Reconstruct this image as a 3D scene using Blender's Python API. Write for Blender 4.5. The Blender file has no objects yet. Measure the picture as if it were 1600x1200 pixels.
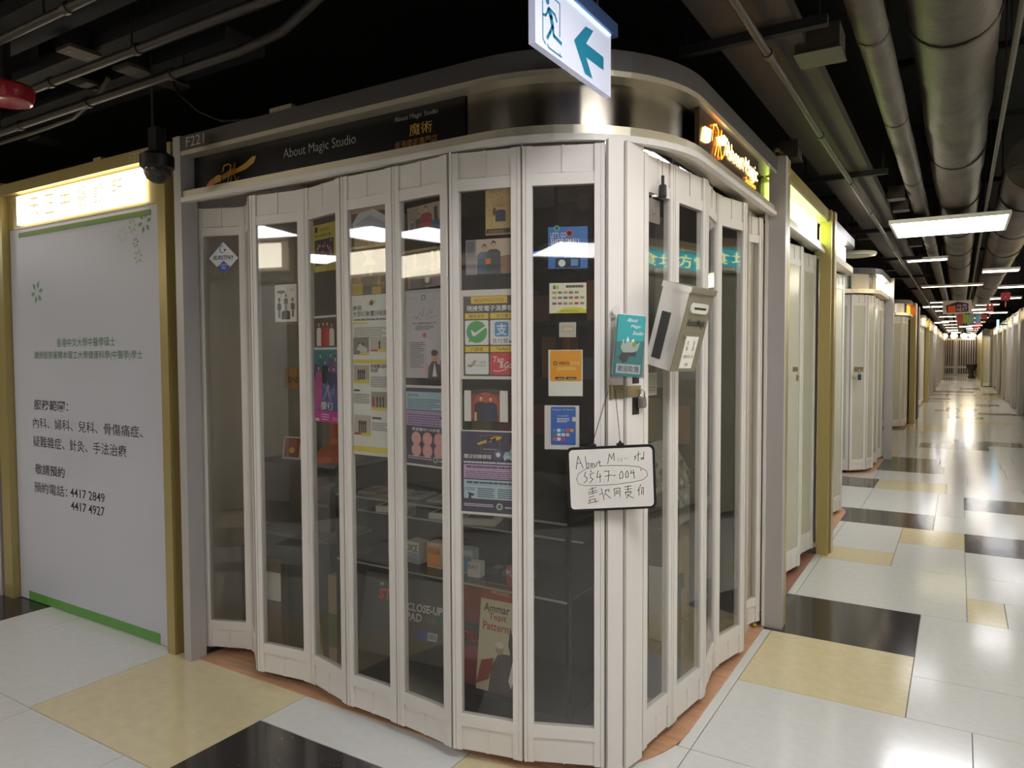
import bpy, math, random
from mathutils import Matrix, Vector
random.seed(11)
sc = bpy.context.scene
col = sc.collection
PI = math.pi
ORD = ('first', 'second', 'third', 'fourth', 'fifth', 'sixth', 'seventh', 'eighth', 'ninth', 'tenth', 'eleventh', 'twelfth')

# ------------------------------------------------------------------ camera
def axes(yaw, pitch, roll):
    f = Vector((math.sin(yaw)*math.cos(pitch), math.cos(yaw)*math.cos(pitch), math.sin(pitch)))
    r = Vector((math.cos(yaw), -math.sin(yaw), 0)); u = r.cross(f)
    return math.cos(roll)*r+math.sin(roll)*u, -math.sin(roll)*r+math.cos(roll)*u, f
cr, cu, cf = axes(-0.552234, -0.0407634, -0.00416763)
cd = bpy.data.cameras.new('camera'); cd.sensor_width = 36; cd.lens = 1135.66*36/1600; cd.clip_start = .05; cd.clip_end = 200
cam = bpy.data.objects.new('camera', cd); col.objects.link(cam); sc.camera = cam
cam.matrix_world = Matrix(((cr.x, cu.x, -cf.x, 0), (cr.y, cu.y, -cf.y, 0), (cr.z, cu.z, -cf.z, 1.5), (0, 0, 0, 1)))

# ------------------------------------------------------------------ world, light level, exposure
w = bpy.data.worlds.new('world'); sc.world = w; w.use_nodes = True
w.node_tree.nodes['Background'].inputs[0].default_value = (.012, .012, .013, 1)
LED = 9.0            # radiance of the ceiling panels
sc.view_settings.view_transform = 'Standard'; sc.view_settings.look = 'None'
sc.view_settings.gamma = 1.0; sc.view_settings.use_curve_mapping = False
sc.view_settings.exposure = 0.9

# ------------------------------------------------------------------ materials
def lin(h):
    h = h.lstrip('#'); o = []
    for i in (0, 2, 4):
        c = int(h[i:i+2], 16)/255
        o.append(c/12.92 if c <= .04045 else ((c+.055)/1.055)**2.4)
    return o
MATS = {}
def mat(name, hexcol, rough=.5, metal=0, var=0.06, scale=6, bump=0, emit=0, emitcol=None, coat=0, stretch=None, bscale=None, spec=None, detail=4):
    if name in MATS: return MATS[name]
    m = bpy.data.materials.new(name); m.use_nodes = True; nt = m.node_tree; b = nt.nodes['Principled BSDF']
    c = lin(hexcol)
    b.inputs['Roughness'].default_value = rough; b.inputs['Metallic'].default_value = metal
    if spec is not None: b.inputs['Specular IOR Level'].default_value = spec
    if coat: b.inputs['Coat Weight'].default_value = coat; b.inputs['Coat Roughness'].default_value = .05
    tc = nt.nodes.new('ShaderNodeTexCoord'); mp = nt.nodes.new('ShaderNodeMapping'); nt.links.new(tc.outputs['Object'], mp.inputs[0])
    if stretch: mp.inputs['Scale'].default_value = stretch
    if var:
        n = nt.nodes.new('ShaderNodeTexNoise'); n.inputs['Scale'].default_value = scale; n.inputs['Detail'].default_value = detail
        nt.links.new(mp.outputs[0], n.inputs['Vector'])
        r = nt.nodes.new('ShaderNodeMapRange'); r.inputs[1].default_value = .3; r.inputs[2].default_value = .7
        r.inputs[3].default_value = 1-var; r.inputs[4].default_value = 1+var; nt.links.new(n.outputs[0], r.inputs[0])
        x = nt.nodes.new('ShaderNodeVectorMath'); x.operation = 'SCALE'; x.inputs[0].default_value = c
        nt.links.new(r.outputs[0], x.inputs['Scale']); nt.links.new(x.outputs[0], b.inputs['Base Color'])
    else: b.inputs['Base Color'].default_value = (*c, 1)
    if bump:
        n2 = nt.nodes.new('ShaderNodeTexNoise'); n2.inputs['Scale'].default_value = bscale or scale*4; n2.inputs['Detail'].default_value = 3
        nt.links.new(mp.outputs[0], n2.inputs['Vector'])
        bp = nt.nodes.new('ShaderNodeBump'); bp.inputs['Strength'].default_value = bump; bp.inputs['Distance'].default_value = .01
        nt.links.new(n2.outputs[0], bp.inputs['Height']); nt.links.new(bp.outputs[0], b.inputs['Normal'])
    if emit:
        b.inputs['Emission Color'].default_value = (*(lin(emitcol) if emitcol else c), 1); b.inputs['Emission Strength'].default_value = emit
    MATS[name] = m
    return m
def glass_mat(name, tint, haze=0.0, hazecol='#8a857c', gloss=.02, ior=1.5):
    m = bpy.data.materials.new(name); m.use_nodes = True; nt = m.node_tree; nt.nodes.remove(nt.nodes['Principled BSDF'])
    out = nt.nodes['Material Output']
    t = nt.nodes.new('ShaderNodeBsdfTransparent'); t.inputs[0].default_value = (*lin(tint), 1)
    g = nt.nodes.new('ShaderNodeBsdfGlossy'); g.inputs['Roughness'].default_value = gloss
    fr = nt.nodes.new('ShaderNodeFresnel'); ge = nt.nodes.new('ShaderNodeNewGeometry')     # the same reflectance on both faces of the thin pane
    io = nt.nodes.new('ShaderNodeMapRange'); io.inputs[3].default_value = ior; io.inputs[4].default_value = 1/ior
    nt.links.new(ge.outputs['Backfacing'], io.inputs[0]); nt.links.new(io.outputs[0], fr.inputs[0])
    base = t.outputs[0]
    if haze:
        d = nt.nodes.new('ShaderNodeBsdfDiffuse'); d.inputs[0].default_value = (*lin(hazecol), 1)
        mh = nt.nodes.new('ShaderNodeMixShader'); mh.inputs[0].default_value = haze
        nt.links.new(t.outputs[0], mh.inputs[1]); nt.links.new(d.outputs[0], mh.inputs[2]); base = mh.outputs[0]
    mx = nt.nodes.new('ShaderNodeMixShader'); nt.links.new(fr.outputs[0], mx.inputs[0]); nt.links.new(base, mx.inputs[1]); nt.links.new(g.outputs[0], mx.inputs[2])
    nt.links.new(mx.outputs[0], out.inputs[0]); MATS[name] = m
    return m
def speckle(m, hexcol, thr=.72, scale=90, amt=1.0):
    nt = m.node_tree; b = nt.nodes['Principled BSDF']; src = b.inputs['Base Color'].links[0].from_socket
    tc = nt.nodes.new('ShaderNodeTexCoord'); n = nt.nodes.new('ShaderNodeTexVoronoi'); n.inputs['Scale'].default_value = scale
    nt.links.new(tc.outputs['Object'], n.inputs['Vector'])
    r = nt.nodes.new('ShaderNodeMapRange'); r.inputs[1].default_value = .10; r.inputs[2].default_value = .13; r.inputs[3].default_value = amt; r.inputs[4].default_value = 0
    nt.links.new(n.outputs['Distance'], r.inputs[0])
    wn = nt.nodes.new('ShaderNodeTexWhiteNoise'); nt.links.new(n.outputs['Position'], wn.inputs['Vector'])
    gt = nt.nodes.new('ShaderNodeMath'); gt.operation = 'GREATER_THAN'; gt.inputs[1].default_value = thr; nt.links.new(wn.outputs[0], gt.inputs[0])
    mu = nt.nodes.new('ShaderNodeMath'); mu.operation = 'MULTIPLY'; nt.links.new(r.outputs[0], mu.inputs[0]); nt.links.new(gt.outputs[0], mu.inputs[1])
    mx = nt.nodes.new('ShaderNodeMix'); mx.data_type = 'RGBA'; nt.links.new(mu.outputs[0], mx.inputs[0]); nt.links.new(src, mx.inputs[6]); mx.inputs[7].default_value = (*lin(hexcol), 1)
    nt.links.new(mx.outputs[2], b.inputs['Base Color'])

M = mat
alu = M('cream white aluminium', '#dcd6ce', .42, var=.03, scale=3)
alu2 = M('cool white aluminium', '#dcdad2', .4, var=.03, scale=3)
rubber = M('grey hinge strip', '#a79f94', .6)
silver = M('silver grey paint', '#b1adaa', .38, metal=.15, var=.03, scale=2)
header = M('shade darkened silver paint', '#4f4c4b', .4, metal=.25, var=.04, scale=2)  # beams above the lamps: their shade is put into this colour
champagne = M('champagne anodised metal', '#c9c0a8', .32, metal=.55, var=.04, scale=3)
gold = M('champagne gold paint', '#ab9a63', .34, metal=.35, var=.04, scale=2)
steel = M('brushed stainless steel', '#8f887c', .22, metal=1, var=.1, scale=5, stretch=(6, 6, .3))
_nt = steel.node_tree; _tg = _nt.nodes.new('ShaderNodeTangent'); _tg.axis = 'Z'; _nt.links.new(_tg.outputs[0], _nt.nodes['Principled BSDF'].inputs['Tangent'])
_nt.nodes['Principled BSDF'].inputs['Anisotropic'].default_value = .92; _nt.nodes['Principled BSDF'].inputs['Anisotropic Rotation'].default_value = .25
blackm = M('matt black void paint', '#0c0c0d', .85, var=.1)
voidm = M('dark ceiling void', '#121212', .9, var=.15, scale=2)
trayp = M('grey galvanised tray', '#3a342f', .65, metal=.1, var=.12, scale=2.5, spec=.3)
traypd = M('dark galvanised tray', '#222124', .8, var=.15, scale=2.5, spec=.2)
conduitm = M('galvanised conduit', '#413c36', .5, metal=.3, var=.1, scale=9)
wrap = M('grey wrapped insulation', '#463f39', .55, var=.35, scale=4, bump=1, bscale=11, stretch=(1, .5, 1), detail=9)
wrapband = M('dark strap band', '#2c2824', .6)
tile_w = M('polished white vinyl tile', '#cecec9', .13, var=.03, scale=20, bump=.015, bscale=70)
tile_y = M('polished beige vinyl tile', '#d0c39c', .13, var=.05, scale=14, bump=.015, bscale=70)
tile_k = M('polished black vinyl tile', '#34302e', .12, var=.15, scale=14, bump=.015, bscale=70)
speckle(tile_y, '#7d6d46', .80, 55, .55); speckle(tile_w, '#a5a295', .86, 55, .5); speckle(tile_k, '#d8d2c6', .94, 70, .8)
grout = M('floor grout', '#5f5b53', .8)
woodf = M('orange brown wood threshold', '#b98d6b', .35, var=.16, scale=5, stretch=(1.2, 9, 1))
glass = glass_mat('clear door glass', '#f6f6f4', .022, '#d8d2c8')
acrylic = glass_mat('clear acrylic', '#e9eceb', .03, '#ffffff', .05, 1.45)
frost = M('frosted grey green film', '#bdbba8', .22, var=.05, scale=2)
frost2 = M('tan textured curtain', '#9b8368', .55, var=.15, scale=40)
innerw = M('warm grey partition', '#c2b8ac', .6, var=.08, scale=2)
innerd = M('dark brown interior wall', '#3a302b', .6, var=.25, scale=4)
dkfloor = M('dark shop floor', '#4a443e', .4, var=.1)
black = M('black plastic', '#161514', .4, var=0)
white = M('white print', '#e4e1da', .5, var=0)
paper = M('white paper', '#dcd9d4', .55, var=.02)
ink = M('black ink', '#1d1a18', .5, var=0)
dgrey = M('dark grey ink', '#47423c', .5, var=0)
mgrey = M('mid grey ink', '#85807a', .5, var=0)
chrome = M('chrome', '#d8d6d2', .12, metal=1, var=0)
LEDm = M('lit diffuser', '#ffffff', .5, var=0, emit=LED, emitcol='#fdfcff')

# ------------------------------------------------------------------ mesh builder
_txt = {}
def glyphs(body, bold=0.0, res=2):
    k = (body, bold, res)
    if k not in _txt:
        c = bpy.data.curves.new('t', 'FONT'); c.body = body; c.resolution_u = res; c.offset = bold; c.fill_mode = 'FRONT'
        o = bpy.data.objects.new('t', c); col.objects.link(o)
        bpy.context.view_layer.update()
        me = bpy.data.meshes.new_from_object(o.evaluated_get(bpy.context.evaluated_depsgraph_get()))
        vs = [v.co.copy() for v in me.vertices]; fs = [tuple(p.vertices) for p in me.polygons]
        bpy.data.objects.remove(o); bpy.data.curves.remove(c); bpy.data.meshes.remove(me)
        if not vs: vs = [Vector((0, 0, 0))]
        x0 = min(v.x for v in vs); x1 = max(v.x for v in vs); y0 = min(v.y for v in vs); y1 = max(v.y for v in vs)
        _txt[k] = ([((v.x-x0)/max(x1-x0, 1e-6), (v.y-y0)/max(y1-y0, 1e-6)) for v in vs], fs, (x1-x0)/max(y1-y0, 1e-6))
    return _txt[k]
OFF = {}
class MB:
    def __init__(s): s.v = []; s.f = []; s.m = []; s.mats = []
    def mi(s, m):
        if m not in s.mats: s.mats.append(m)
        return s.mats.index(m)
    def add(s, vs, fs, m, T=None):
        n = len(s.v); k = s.mi(m)
        for p in vs:
            p = Vector(p); s.v.append(T @ p if T is not None else p)
        for q in fs: s.f.append(tuple(i+n for i in q)); s.m.append(k)
        return s
    def box(s, x0, x1, y0, y1, z0, z1, m, T=None):
        return s.add([(x0, y0, z0), (x1, y0, z0), (x1, y1, z0), (x0, y1, z0), (x0, y0, z1), (x1, y0, z1), (x1, y1, z1), (x0, y1, z1)],
                     [(0, 3, 2, 1), (4, 5, 6, 7), (0, 1, 5, 4), (1, 2, 6, 5), (2, 3, 7, 6), (3, 0, 4, 7)], m, T)
    def cbox(s, x0, x1, y0, y1, z0, z1, m, T=None, b=.004):   # box with chamfered upright and upper edges
        pts = [(x0+b, y0), (x1-b, y0), (x1, y0+b), (x1, y1-b), (x1-b, y1), (x0+b, y1), (x0, y1-b), (x0, y0+b)]
        ins = [(x0+2*b, y0+b), (x1-2*b, y0+b), (x1-b, y0+2*b), (x1-b, y1-2*b), (x1-2*b, y1-b), (x0+2*b, y1-b), (x0+b, y1-2*b), (x0+b, y0+2*b)]
        vs = [(p[0], p[1], z0) for p in pts]+[(p[0], p[1], z1-b) for p in pts]+[(p[0], p[1], z1) for p in ins]
        fs = [tuple(range(7, -1, -1)), tuple(range(16, 24))]
        for i in range(8):
            j = (i+1) % 8; fs += [(i, j, 8+j, 8+i), (8+i, 8+j, 16+j, 16+i)]
        return s.add(vs, fs, m, T)
    def prism(s, pts, z0, z1, m, T=None):
        n = len(pts); vs = [(p[0], p[1], z0) for p in pts]+[(p[0], p[1], z1) for p in pts]
        fs = [tuple(range(n-1, -1, -1)), tuple(range(n, 2*n))]+[(i, (i+1) % n, n+(i+1) % n, n+i) for i in range(n)]
        return s.add(vs, fs, m, T)
    def flat(s, pts, z, m, T=None):
        return s.add([(p[0], p[1], z) for p in pts], [tuple(range(len(pts)))], m, T)
    def ell(s, cx, cy, rx, ry, z, m, T=None, n=20):
        return s.flat([(cx+rx*math.cos(2*PI*i/n), cy+ry*math.sin(2*PI*i/n)) for i in range(n)], z, m, T)
    def stroke(s, pts, wd, z, m, T=None, sx=1.0):
        for a, b in zip(pts, pts[1:]):
            dx, dy = (b[0]-a[0])*sx, b[1]-a[1]; L = math.hypot(dx, dy) or 1e-6; nx, ny = -dy/L*wd/2/sx, dx/L*wd/2; ex, ey = dx/L*wd*.3/sx, dy/L*wd*.3
            s.flat([(a[0]-nx-ex, a[1]-ny-ey), (b[0]-nx+ex, b[1]-ny+ey), (b[0]+nx+ex, b[1]+ny+ey), (a[0]+nx-ex, a[1]+ny-ey)], z, m, T)
        return s
    def tube(s, path, r, m, n=8, T=None, caps=True):
        P = [Vector(p) for p in path]; vs = []; fs = []; up = None
        for i, p in enumerate(P):
            d = ((P[i]-P[i-1]).normalized() if i else Vector())+((P[i+1]-P[i]).normalized() if i < len(P)-1 else Vector()); d.normalize()
            if up is None: up = d.orthogonal().normalized()
            up = (up-d*up.dot(d)).normalized(); sd = d.cross(up); rr = r[i] if isinstance(r, (list, tuple)) else r
            vs += [p+up*rr*math.cos(2*PI*k/n)+sd*rr*math.sin(2*PI*k/n) for k in range(n)]
        for i in range(len(P)-1):
            for k in range(n): a = i*n+k; b = i*n+(k+1) % n; fs.append((a, b, b+n, a+n))
        if caps: fs += [tuple(range(n-1, -1, -1)), tuple(range((len(P)-1)*n, len(P)*n))]
        return s.add(vs, fs, m, T)
    def lathe(s, prof, m, c=(0, 0, 0), n=20, T=None):
        vs = [(c[0]+r*math.cos(2*PI*k/n), c[1]+r*math.sin(2*PI*k/n), c[2]+z) for r, z in prof for k in range(n)]; fs = []
        for i in range(len(prof)-1):
            for k in range(n): a = i*n+k; b = i*n+(k+1) % n; fs.append((a, b, b+n, a+n))
        fs += [tuple(range(n-1, -1, -1)), tuple(range((len(prof)-1)*n, len(prof)*n))]
        return s.add(vs, fs, m, T)
    def ribbon(s, A, B, z0, z1, m, T=None):                  # solid wall between two plan paths of equal length
        n = len(A); vs = [(p[0], p[1], z) for z in (z0, z1) for q in (A, B) for p in q]; fs = []
        a, b, c, d = 0, n, 2*n, 3*n
        for i in range(n-1):
            fs += [(a+i, a+i+1, c+i+1, c+i), (b+i+1, b+i, d+i, d+i+1), (c+i, c+i+1, d+i+1, d+i), (a+i+1, a+i, b+i, b+i+1)]
        fs += [(a, c, d, b), (a+n-1, b+n-1, d+n-1, c+n-1)]
        return s.add(vs, fs, m, T)
    def text(s, body, x, y, h, m, T=None, w=None, z=.0006, bold=0.0, shear=0, res=2, align='L', raise_=0):
        vs, fs, asp = glyphs(body, bold, res); ww = w if w else h*asp
        if align == 'C': x = x-ww/2
        return s.add([(x+p[0]*ww+shear*p[1]*h, y+p[1]*h, z) for p in vs], fs, m, T)
    def build(s, name, parent=None, loc=None, smooth=False, **kw):
        off = Vector(loc) if loc is not None else (OFF.get(parent.name, Vector()) if parent else Vector())
        me = bpy.data.meshes.new(name); me.from_pydata([v-off for v in s.v], [], s.f)
        for m in s.mats: me.materials.append(m)
        me.polygons.foreach_set('material_index', s.m)
        if smooth: me.polygons.foreach_set('use_smooth', [True]*len(s.f))
        me.update()
        if smooth and hasattr(me, 'set_sharp_from_angle'): me.set_sharp_from_angle(angle=math.radians(38))
        o = bpy.data.objects.new(name, me); col.objects.link(o); OFF[o.name] = off
        if parent: o.parent = parent
        else: o.location = off
        return tag(o, **kw)
def tag(o, label=None, cat=None, group=None, kind=None):
    for k, v in (('label', label), ('category', cat), ('group', group), ('kind', kind)):
        if v: o[k] = v
    return o
def thing(name, label, cat, loc=(0, 0, 0), group=None, kind=None):
    o = bpy.data.objects.new(name, None); o.empty_display_size = .1; col.objects.link(o); o.location = loc; OFF[o.name] = Vector(loc)
    return tag(o, label, cat, group, kind)
def dup(root, loc, label=None, group=None):
    r = root.copy(); col.objects.link(r); r.location = loc; OFF[r.name] = Vector(loc)
    if label: r['label'] = label
    if group: r['group'] = group
    for ch in list(root.children):
        c = ch.copy(); col.objects.link(c); c.parent = r
        for g in ch.children:
            d = g.copy(); col.objects.link(d); d.parent = c
    return r
def frame(o, x, y):
    x = Vector(x).normalized(); y = Vector(y); y = (y-x*y.dot(x)).normalized(); z = x.cross(y); o = Vector(o)
    return Matrix(((x.x, y.x, z.x, o.x), (x.y, y.y, z.y, o.y), (x.z, y.z, z.z, o.z), (0, 0, 0, 1)))
def B(): return MB()

# ================================================================== THE SETTING
floor = B().box(-12, 7, -7, 58, -.06, -.004, grout).build('floor', kind='structure')
unit = B().box(0, 1, 0, 1, -1, 0, tile_w).build('tile', floor)
tmesh = {}
for k, m in (('w', tile_w), ('y', tile_y), ('k', tile_k)):
    me = unit.data if k == 'w' else unit.data.copy()
    me.materials[0] = m; tmesh[k] = me
first = [unit]
def tile(x0, x1, y0, y1, c='w'):
    if first: o = first.pop()
    else:
        o = bpy.data.objects.new('tile', tmesh[c]); col.objects.link(o); o.parent = floor
    o.data = tmesh[c]; g = .0019
    o.location = (x0+g, y0+g, 0); o.scale = (x1-x0-2*g, y1-y0-2*g, .004)
TL = '''-5.3 -4.616 1.51 2.25 k|-4.616 -4.27 1.51 2.25 w|-4.27 -3.365 1.51 2.25 w|-3.365 -2.425 1.51 2.25 y|-2.425 -1.545 1.95 2.65 w|-2.425 -1.545 1.26 1.95 k
-1.545 -1.15 1.95 2.65 y|-1.15 -.845 1.95 2.65 w|-1.545 -.86 1.26 1.95 w|-.86 -.17 1.26 1.95 w|-.17 .52 1.26 1.95 y|.52 1.2 1.26 1.95 w|-.845 .067 1.95 2.65 w|.067 .75 1.95 2.65 w|.75 1.2 1.95 2.65 w
-.895 -.845 2.65 4.04 w|-.845 .067 2.65 3.342 w|.067 .75 2.65 3.342 w|.75 1.2 2.65 3.342 w|-.845 -.165 3.342 4.04 y|-.895 -.165 4.04 4.722 k|-.165 .51 3.342 3.8 w|-.165 .51 3.8 4.722 w|.51 1.2 3.342 4.03 w|.51 1.2 4.03 4.722 w
-.895 -.845 4.722 7.03 w|-.845 .06 4.722 5.69 w|.06 .25 4.722 5.18 y|.25 .93 4.722 5.18 w|.93 1.2 4.722 5.18 w|.06 .75 5.18 5.69 w|.75 1.2 5.18 5.69 w
-.845 -.39 5.69 6.08 y|-.845 -.39 6.08 7.03 w|-.39 .057 5.69 6.45 w|-.39 .057 6.45 7.03 y|.057 .75 5.69 6.38 w|.057 .75 6.38 7.03 k|.75 1.2 5.69 6.38 w|.75 1.2 6.38 7.03 w
-.895 -.168 7.03 7.69 k|-.168 .51 7.03 7.69 w|.51 1.2 7.03 7.69 w|-.79 -.168 7.69 8.93 w|-1.6 -.79 7.69 8.93 w|-.168 .06 7.69 8.93 w|.06 1.2 7.69 8.1 w|.06 .75 8.1 8.8 k|.75 1.2 8.1 8.8 w|.06 1.2 8.8 8.93 w
-1.6 -.79 8.93 9.6 k|-.79 -.1 8.93 9.6 y|-.1 .6 8.93 9.6 w|.6 1.2 8.93 9.6 w|-1.6 -.85 9.6 10.35 w|-.85 .1 9.6 10.35 w|.1 .8 9.6 10.35 w|.8 1.2 9.6 10.35 w|-.95 -.15 10.35 11.1 k|-.15 .5 10.35 11.1 w|.5 1.2 10.35 11.1 w
-5.3 -4.03 .82 1.51 w|-4.03 -3.34 .82 1.51 w|-3.34 -2.65 .82 1.51 w|-2.65 -2.425 .82 1.51 w|-2.425 -1.1 .57 1.26 w|-1.1 .2 .57 1.26 w|.2 1.2 .57 1.26 w'''
for ln in TL.replace('\n', '|').split('|'):
    q = ln.split(); tile(*map(float, q[:4]), q[4])
def band(x0, x1, y0, y1, step, alongx=True):
    a, e = (x0, x1) if alongx else (y0, y1)
    while a < e-.05:
        b = min(e, a+random.choice((.69, .69, .93)) * step)
        if e-b < .2: b = e
        c = random.choices('wyk', (70, 14, 16))[0]
        tile(a, b, y0, y1, c) if alongx else tile(x0, x1, a, b, c)
        a = b
y = 11.1
while y < 55:
    d = .69 if y < 30 else 1.38
    wide = -2.6 if (11.7 < y < 15.4 or 19.4 < y < 22.6) else -.9
    band(wide, 1.22, y, min(55.2, y+d), 1); y += d
band(-9.9, -5.3, 1.51, 2.25, 1); band(-9.9, -5.3, .82, 1.51, 1)
for yy in (.13, -.56, -1.25): band(-8, 3.4, yy, yy+(.69 if yy != .13 else .44), 1.4)
band(1.2, 4, .57, 1.26, 1.4); band(1.2, 4, 1.26, 1.95, 1.4); band(-.8, 1.2, -4, -1.25, 2)

ceiling = B().box(-12, 7, -7, 58, 3.45, 3.5, voidm).build('ceiling', kind='structure')
B().box(-12, 7, 57.9, 58, 0, 3.45, voidm).build('wall_north', kind='structure')
B().box(-12, 7, -7, -6.9, 0, 3.45, voidm).build('wall_south', kind='structure')
B().box(-12, -11.9, -6.9, 57.9, 0, 3.45, voidm).build('wall_west', kind='structure')
B().box(6.9, 7, -6.9, 57.9, 0, 3.45, voidm).build('wall_east', kind='structure')
# partitions of the shops (only as deep as the photograph can tell)
B().box(-3.31, -3.24, 2.25, 4.3, 0, 2.5, innerw).build('wall_shop_left', kind='structure')
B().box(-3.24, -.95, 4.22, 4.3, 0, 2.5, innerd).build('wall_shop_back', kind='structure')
B().box(-.99, -.95, 3.9, 4.22, 0, 2.5, innerw).build('wall_shop_side', kind='structure')
B().box(-5.2, -3.31, 2.6, 4.3, 0, 2.5, innerw).build('wall_clinic', kind='structure')
B().box(-1.5, -1.4, 4.3, 7.5, 0, 2.5, innerw).build('wall_row_near', kind='structure')
B().box(-11.9, -5.2, 2.2, 4.3, 0, 2.6, innerw).build('wall_west_row', kind='structure')

# ================================================================== MAIN CORNER SHOP
X0, Y0, RR = -.845, 2.155, .62
def corner(o, X0=X0, Y0=Y0, R=RR, xa=-3.18, yb=4.07, n=14, flip=0):
    cx, cy = X0-R, Y0+R
    p = [(xa, Y0+o)]+[(cx+(R-o)*math.sin(PI/2*i/n), cy-(R-o)*math.cos(PI/2*i/n)) for i in range(n+1)]+[(X0-o, yb)]
    return [(x, 2*flip-y) for x, y in p] if flip else p
shopfr = thing('shopfront_frame', 'silver grey frame of the rounded corner shop with unit number on its beam', 'shopfront', (-2, 2.2, 0))
B().box(-3.234, -3.179, 2.155, 2.24, 0, 2.545, silver).build('post', shopfr)
B().box(-.886, -.8, 4.07, 4.125, 0, 2.545, silver).build('post', shopfr)
hb = B().ribbon(corner(0), corner(.16), 2.472, 2.54, header).build('header_beam', shopfr)
t = B(); t.text('F221', -3.13, 2.484, .046, M('pale grey lettering', '#b9b5ae', .5, var=0), frame((0, 2.1545, 0), (1, 0, 0), (0, 0, 1)), w=.135, z=.0005)
t.build('unit_number', hb)
B().ribbon(corner(.004), corner(.085), 2.452, 2.472, champagne).build('header_soffit', shopfr)
B().ribbon(corner(.075), corner(.1), 2.28, 2.455, steel).build('steel_band', shopfr, smooth=True)
B().ribbon(corner(.01), corner(.11), 2.25, 2.286, champagne).build('ledge', shopfr)
B().ribbon(corner(0, xa=-3.179), corner(.03, xa=-3.179), 2.232, 2.254, alu).build('door_track', shopfr)
B().box(-.9, -.886, 4.05, 4.07, .01, 2.25, alu).build('door_jamb', shopfr)

# sign on the straight left part
sg = thing('shop_sign', 'long black signboard with gold brush logo above the left folding doors', 'sign', (-2.3, 2.22, 2.286))
signblk = M('glossy black signboard', '#0d0c0c', .25, var=0)
B().box(-3.165, -1.566, 2.222, 2.232, 2.288, 2.454, signblk).build('board', sg)
T = frame((0, 2.2215, 0), (1, 0, 0), (0, 0, 1))
gy = M('gold print', '#c9972f', .4, var=.15, scale=20); gb = M('brown gold print', '#a86a24', .4, var=.1); orng = M('orange red print', '#c4633a', .4, var=.2, scale=20); sg2 = M('silver grey print', '#8e8a86', .4, var=0)
b = B()
b.flat([(-3.085, 2.298), (-3.07, 2.318), (-3.04, 2.335), (-3.015, 2.34), (-3.02, 2.31), (-3.05, 2.3)], .0005, orng, T)
b.flat([(-3.015, 2.342), (-2.99, 2.35), (-2.965, 2.345), (-2.97, 2.318), (-3.018, 2.312)], .0006, gy, T)
b.flat([(-2.86, 2.36), (-2.80, 2.375), (-2.745, 2.40), (-2.72, 2.40), (-2.735, 2.372), (-2.79, 2.35), (-2.85, 2.342)], .0006, gy, T)
b.flat([(-2.965, 2.345), (-2.9, 2.362), (-2.86, 2.362), (-2.85, 2.342), (-2.9, 2.335), (-2.96, 2.32)], .0004, gb, T)
b.stroke([(-2.955, 2.36), (-2.945, 2.385), (-2.915, 2.39), (-2.895, 2.382), (-2.905, 2.345), (-2.92, 2.305)], .006, .0009, gy, T)
b.stroke([(-2.9, 2.305), (-2.88, 2.36), (-2.865, 2.392), (-2.872, 2.34), (-2.862, 2.308), (-2.84, 2.32)], .005, .0009, gb, T)
b.build('brush_logo', sg)
for a_ in (('About Magic Studio', -2.54, 2.350, .052, sg2, .43), ('About Magic Studio', -1.905, 2.405, .024, sg2, .215), ('香港魔術專門店', -1.905, 2.300, .034, gb, .21), ('魔術', -1.83, 2.345, .045, gy, .11)): B().text(*a_[:4], a_[4], T, w=a_[5], z=.001, res=3 if a_[0][0] == 'A' else 2).build('text_line', sg)
# lit sign on the straight right part
sr = thing('shop_sign', 'dark signboard with glowing gold logo letters above the right folding doors', 'sign', (-.88, 3.3, 2.286))
signbr = M('dark brown signboard', '#33200f', .3, var=.1)
B().box(-.89, -.872, 2.80, 3.76, 2.286, 2.452, signbr).build('board', sr)
T = frame((-.8715, -.13, 0), (0, 1, 0), (0, 0, 1))
lit = M('glowing warm letter', '#ffdf9c', .5, var=0, emit=7, emitcol='#ffd58a'); lito = M('glowing orange letter', '#ff9d2a', .5, var=0, emit=3.5, emitcol='#ff9320')
b = B(); b.flat([(2.96, 2.33), (2.985, 2.39), (3.08, 2.40), (3.06, 2.35), (3.03, 2.335)], .004, lit, T).flat([(3.17, 2.395), (3.26, 2.425), (3.32, 2.42), (3.28, 2.385), (3.19, 2.365)], .004, lit, T)
b.stroke([(3.08, 2.36), (3.10, 2.425), (3.14, 2.435), (3.17, 2.415), (3.15, 2.36), (3.12, 2.31)], .008, .006, lito, T, 1).stroke([(3.16, 2.31), (3.19, 2.38), (3.215, 2.43), (3.2, 2.36), (3.215, 2.315), (3.24, 2.33)], .008, .006, lito, T)
b.build('brush_logo', sr)
B().text('About Magic', 3.29, 2.325, .088, lit, T, w=.57, z=.005, res=3).build('text_line', sr); B().text('Studio', 3.62, 2.300, .026, lito, T, w=.2, z=.005).build('text_line', sr)

# threshold and shop floor
B().ribbon(corner(.042, xa=-3.178), corner(.40, xa=-3.178, R=.62), 0, .006, woodf).build('trim_1', kind='structure')
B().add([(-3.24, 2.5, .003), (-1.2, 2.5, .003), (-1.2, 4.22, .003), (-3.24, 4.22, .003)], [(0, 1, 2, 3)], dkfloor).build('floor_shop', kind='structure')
b = B(); q = corner(.13); b.prism([(p[0], p[1]) for p in q]+[(-1.0, 4.22), (-3.24, 4.22)], 2.46, 2.5, M('pink grey ceiling board', '#a08e86', .6, var=.05)); b.build('ceiling_shop', kind='structure')

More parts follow.
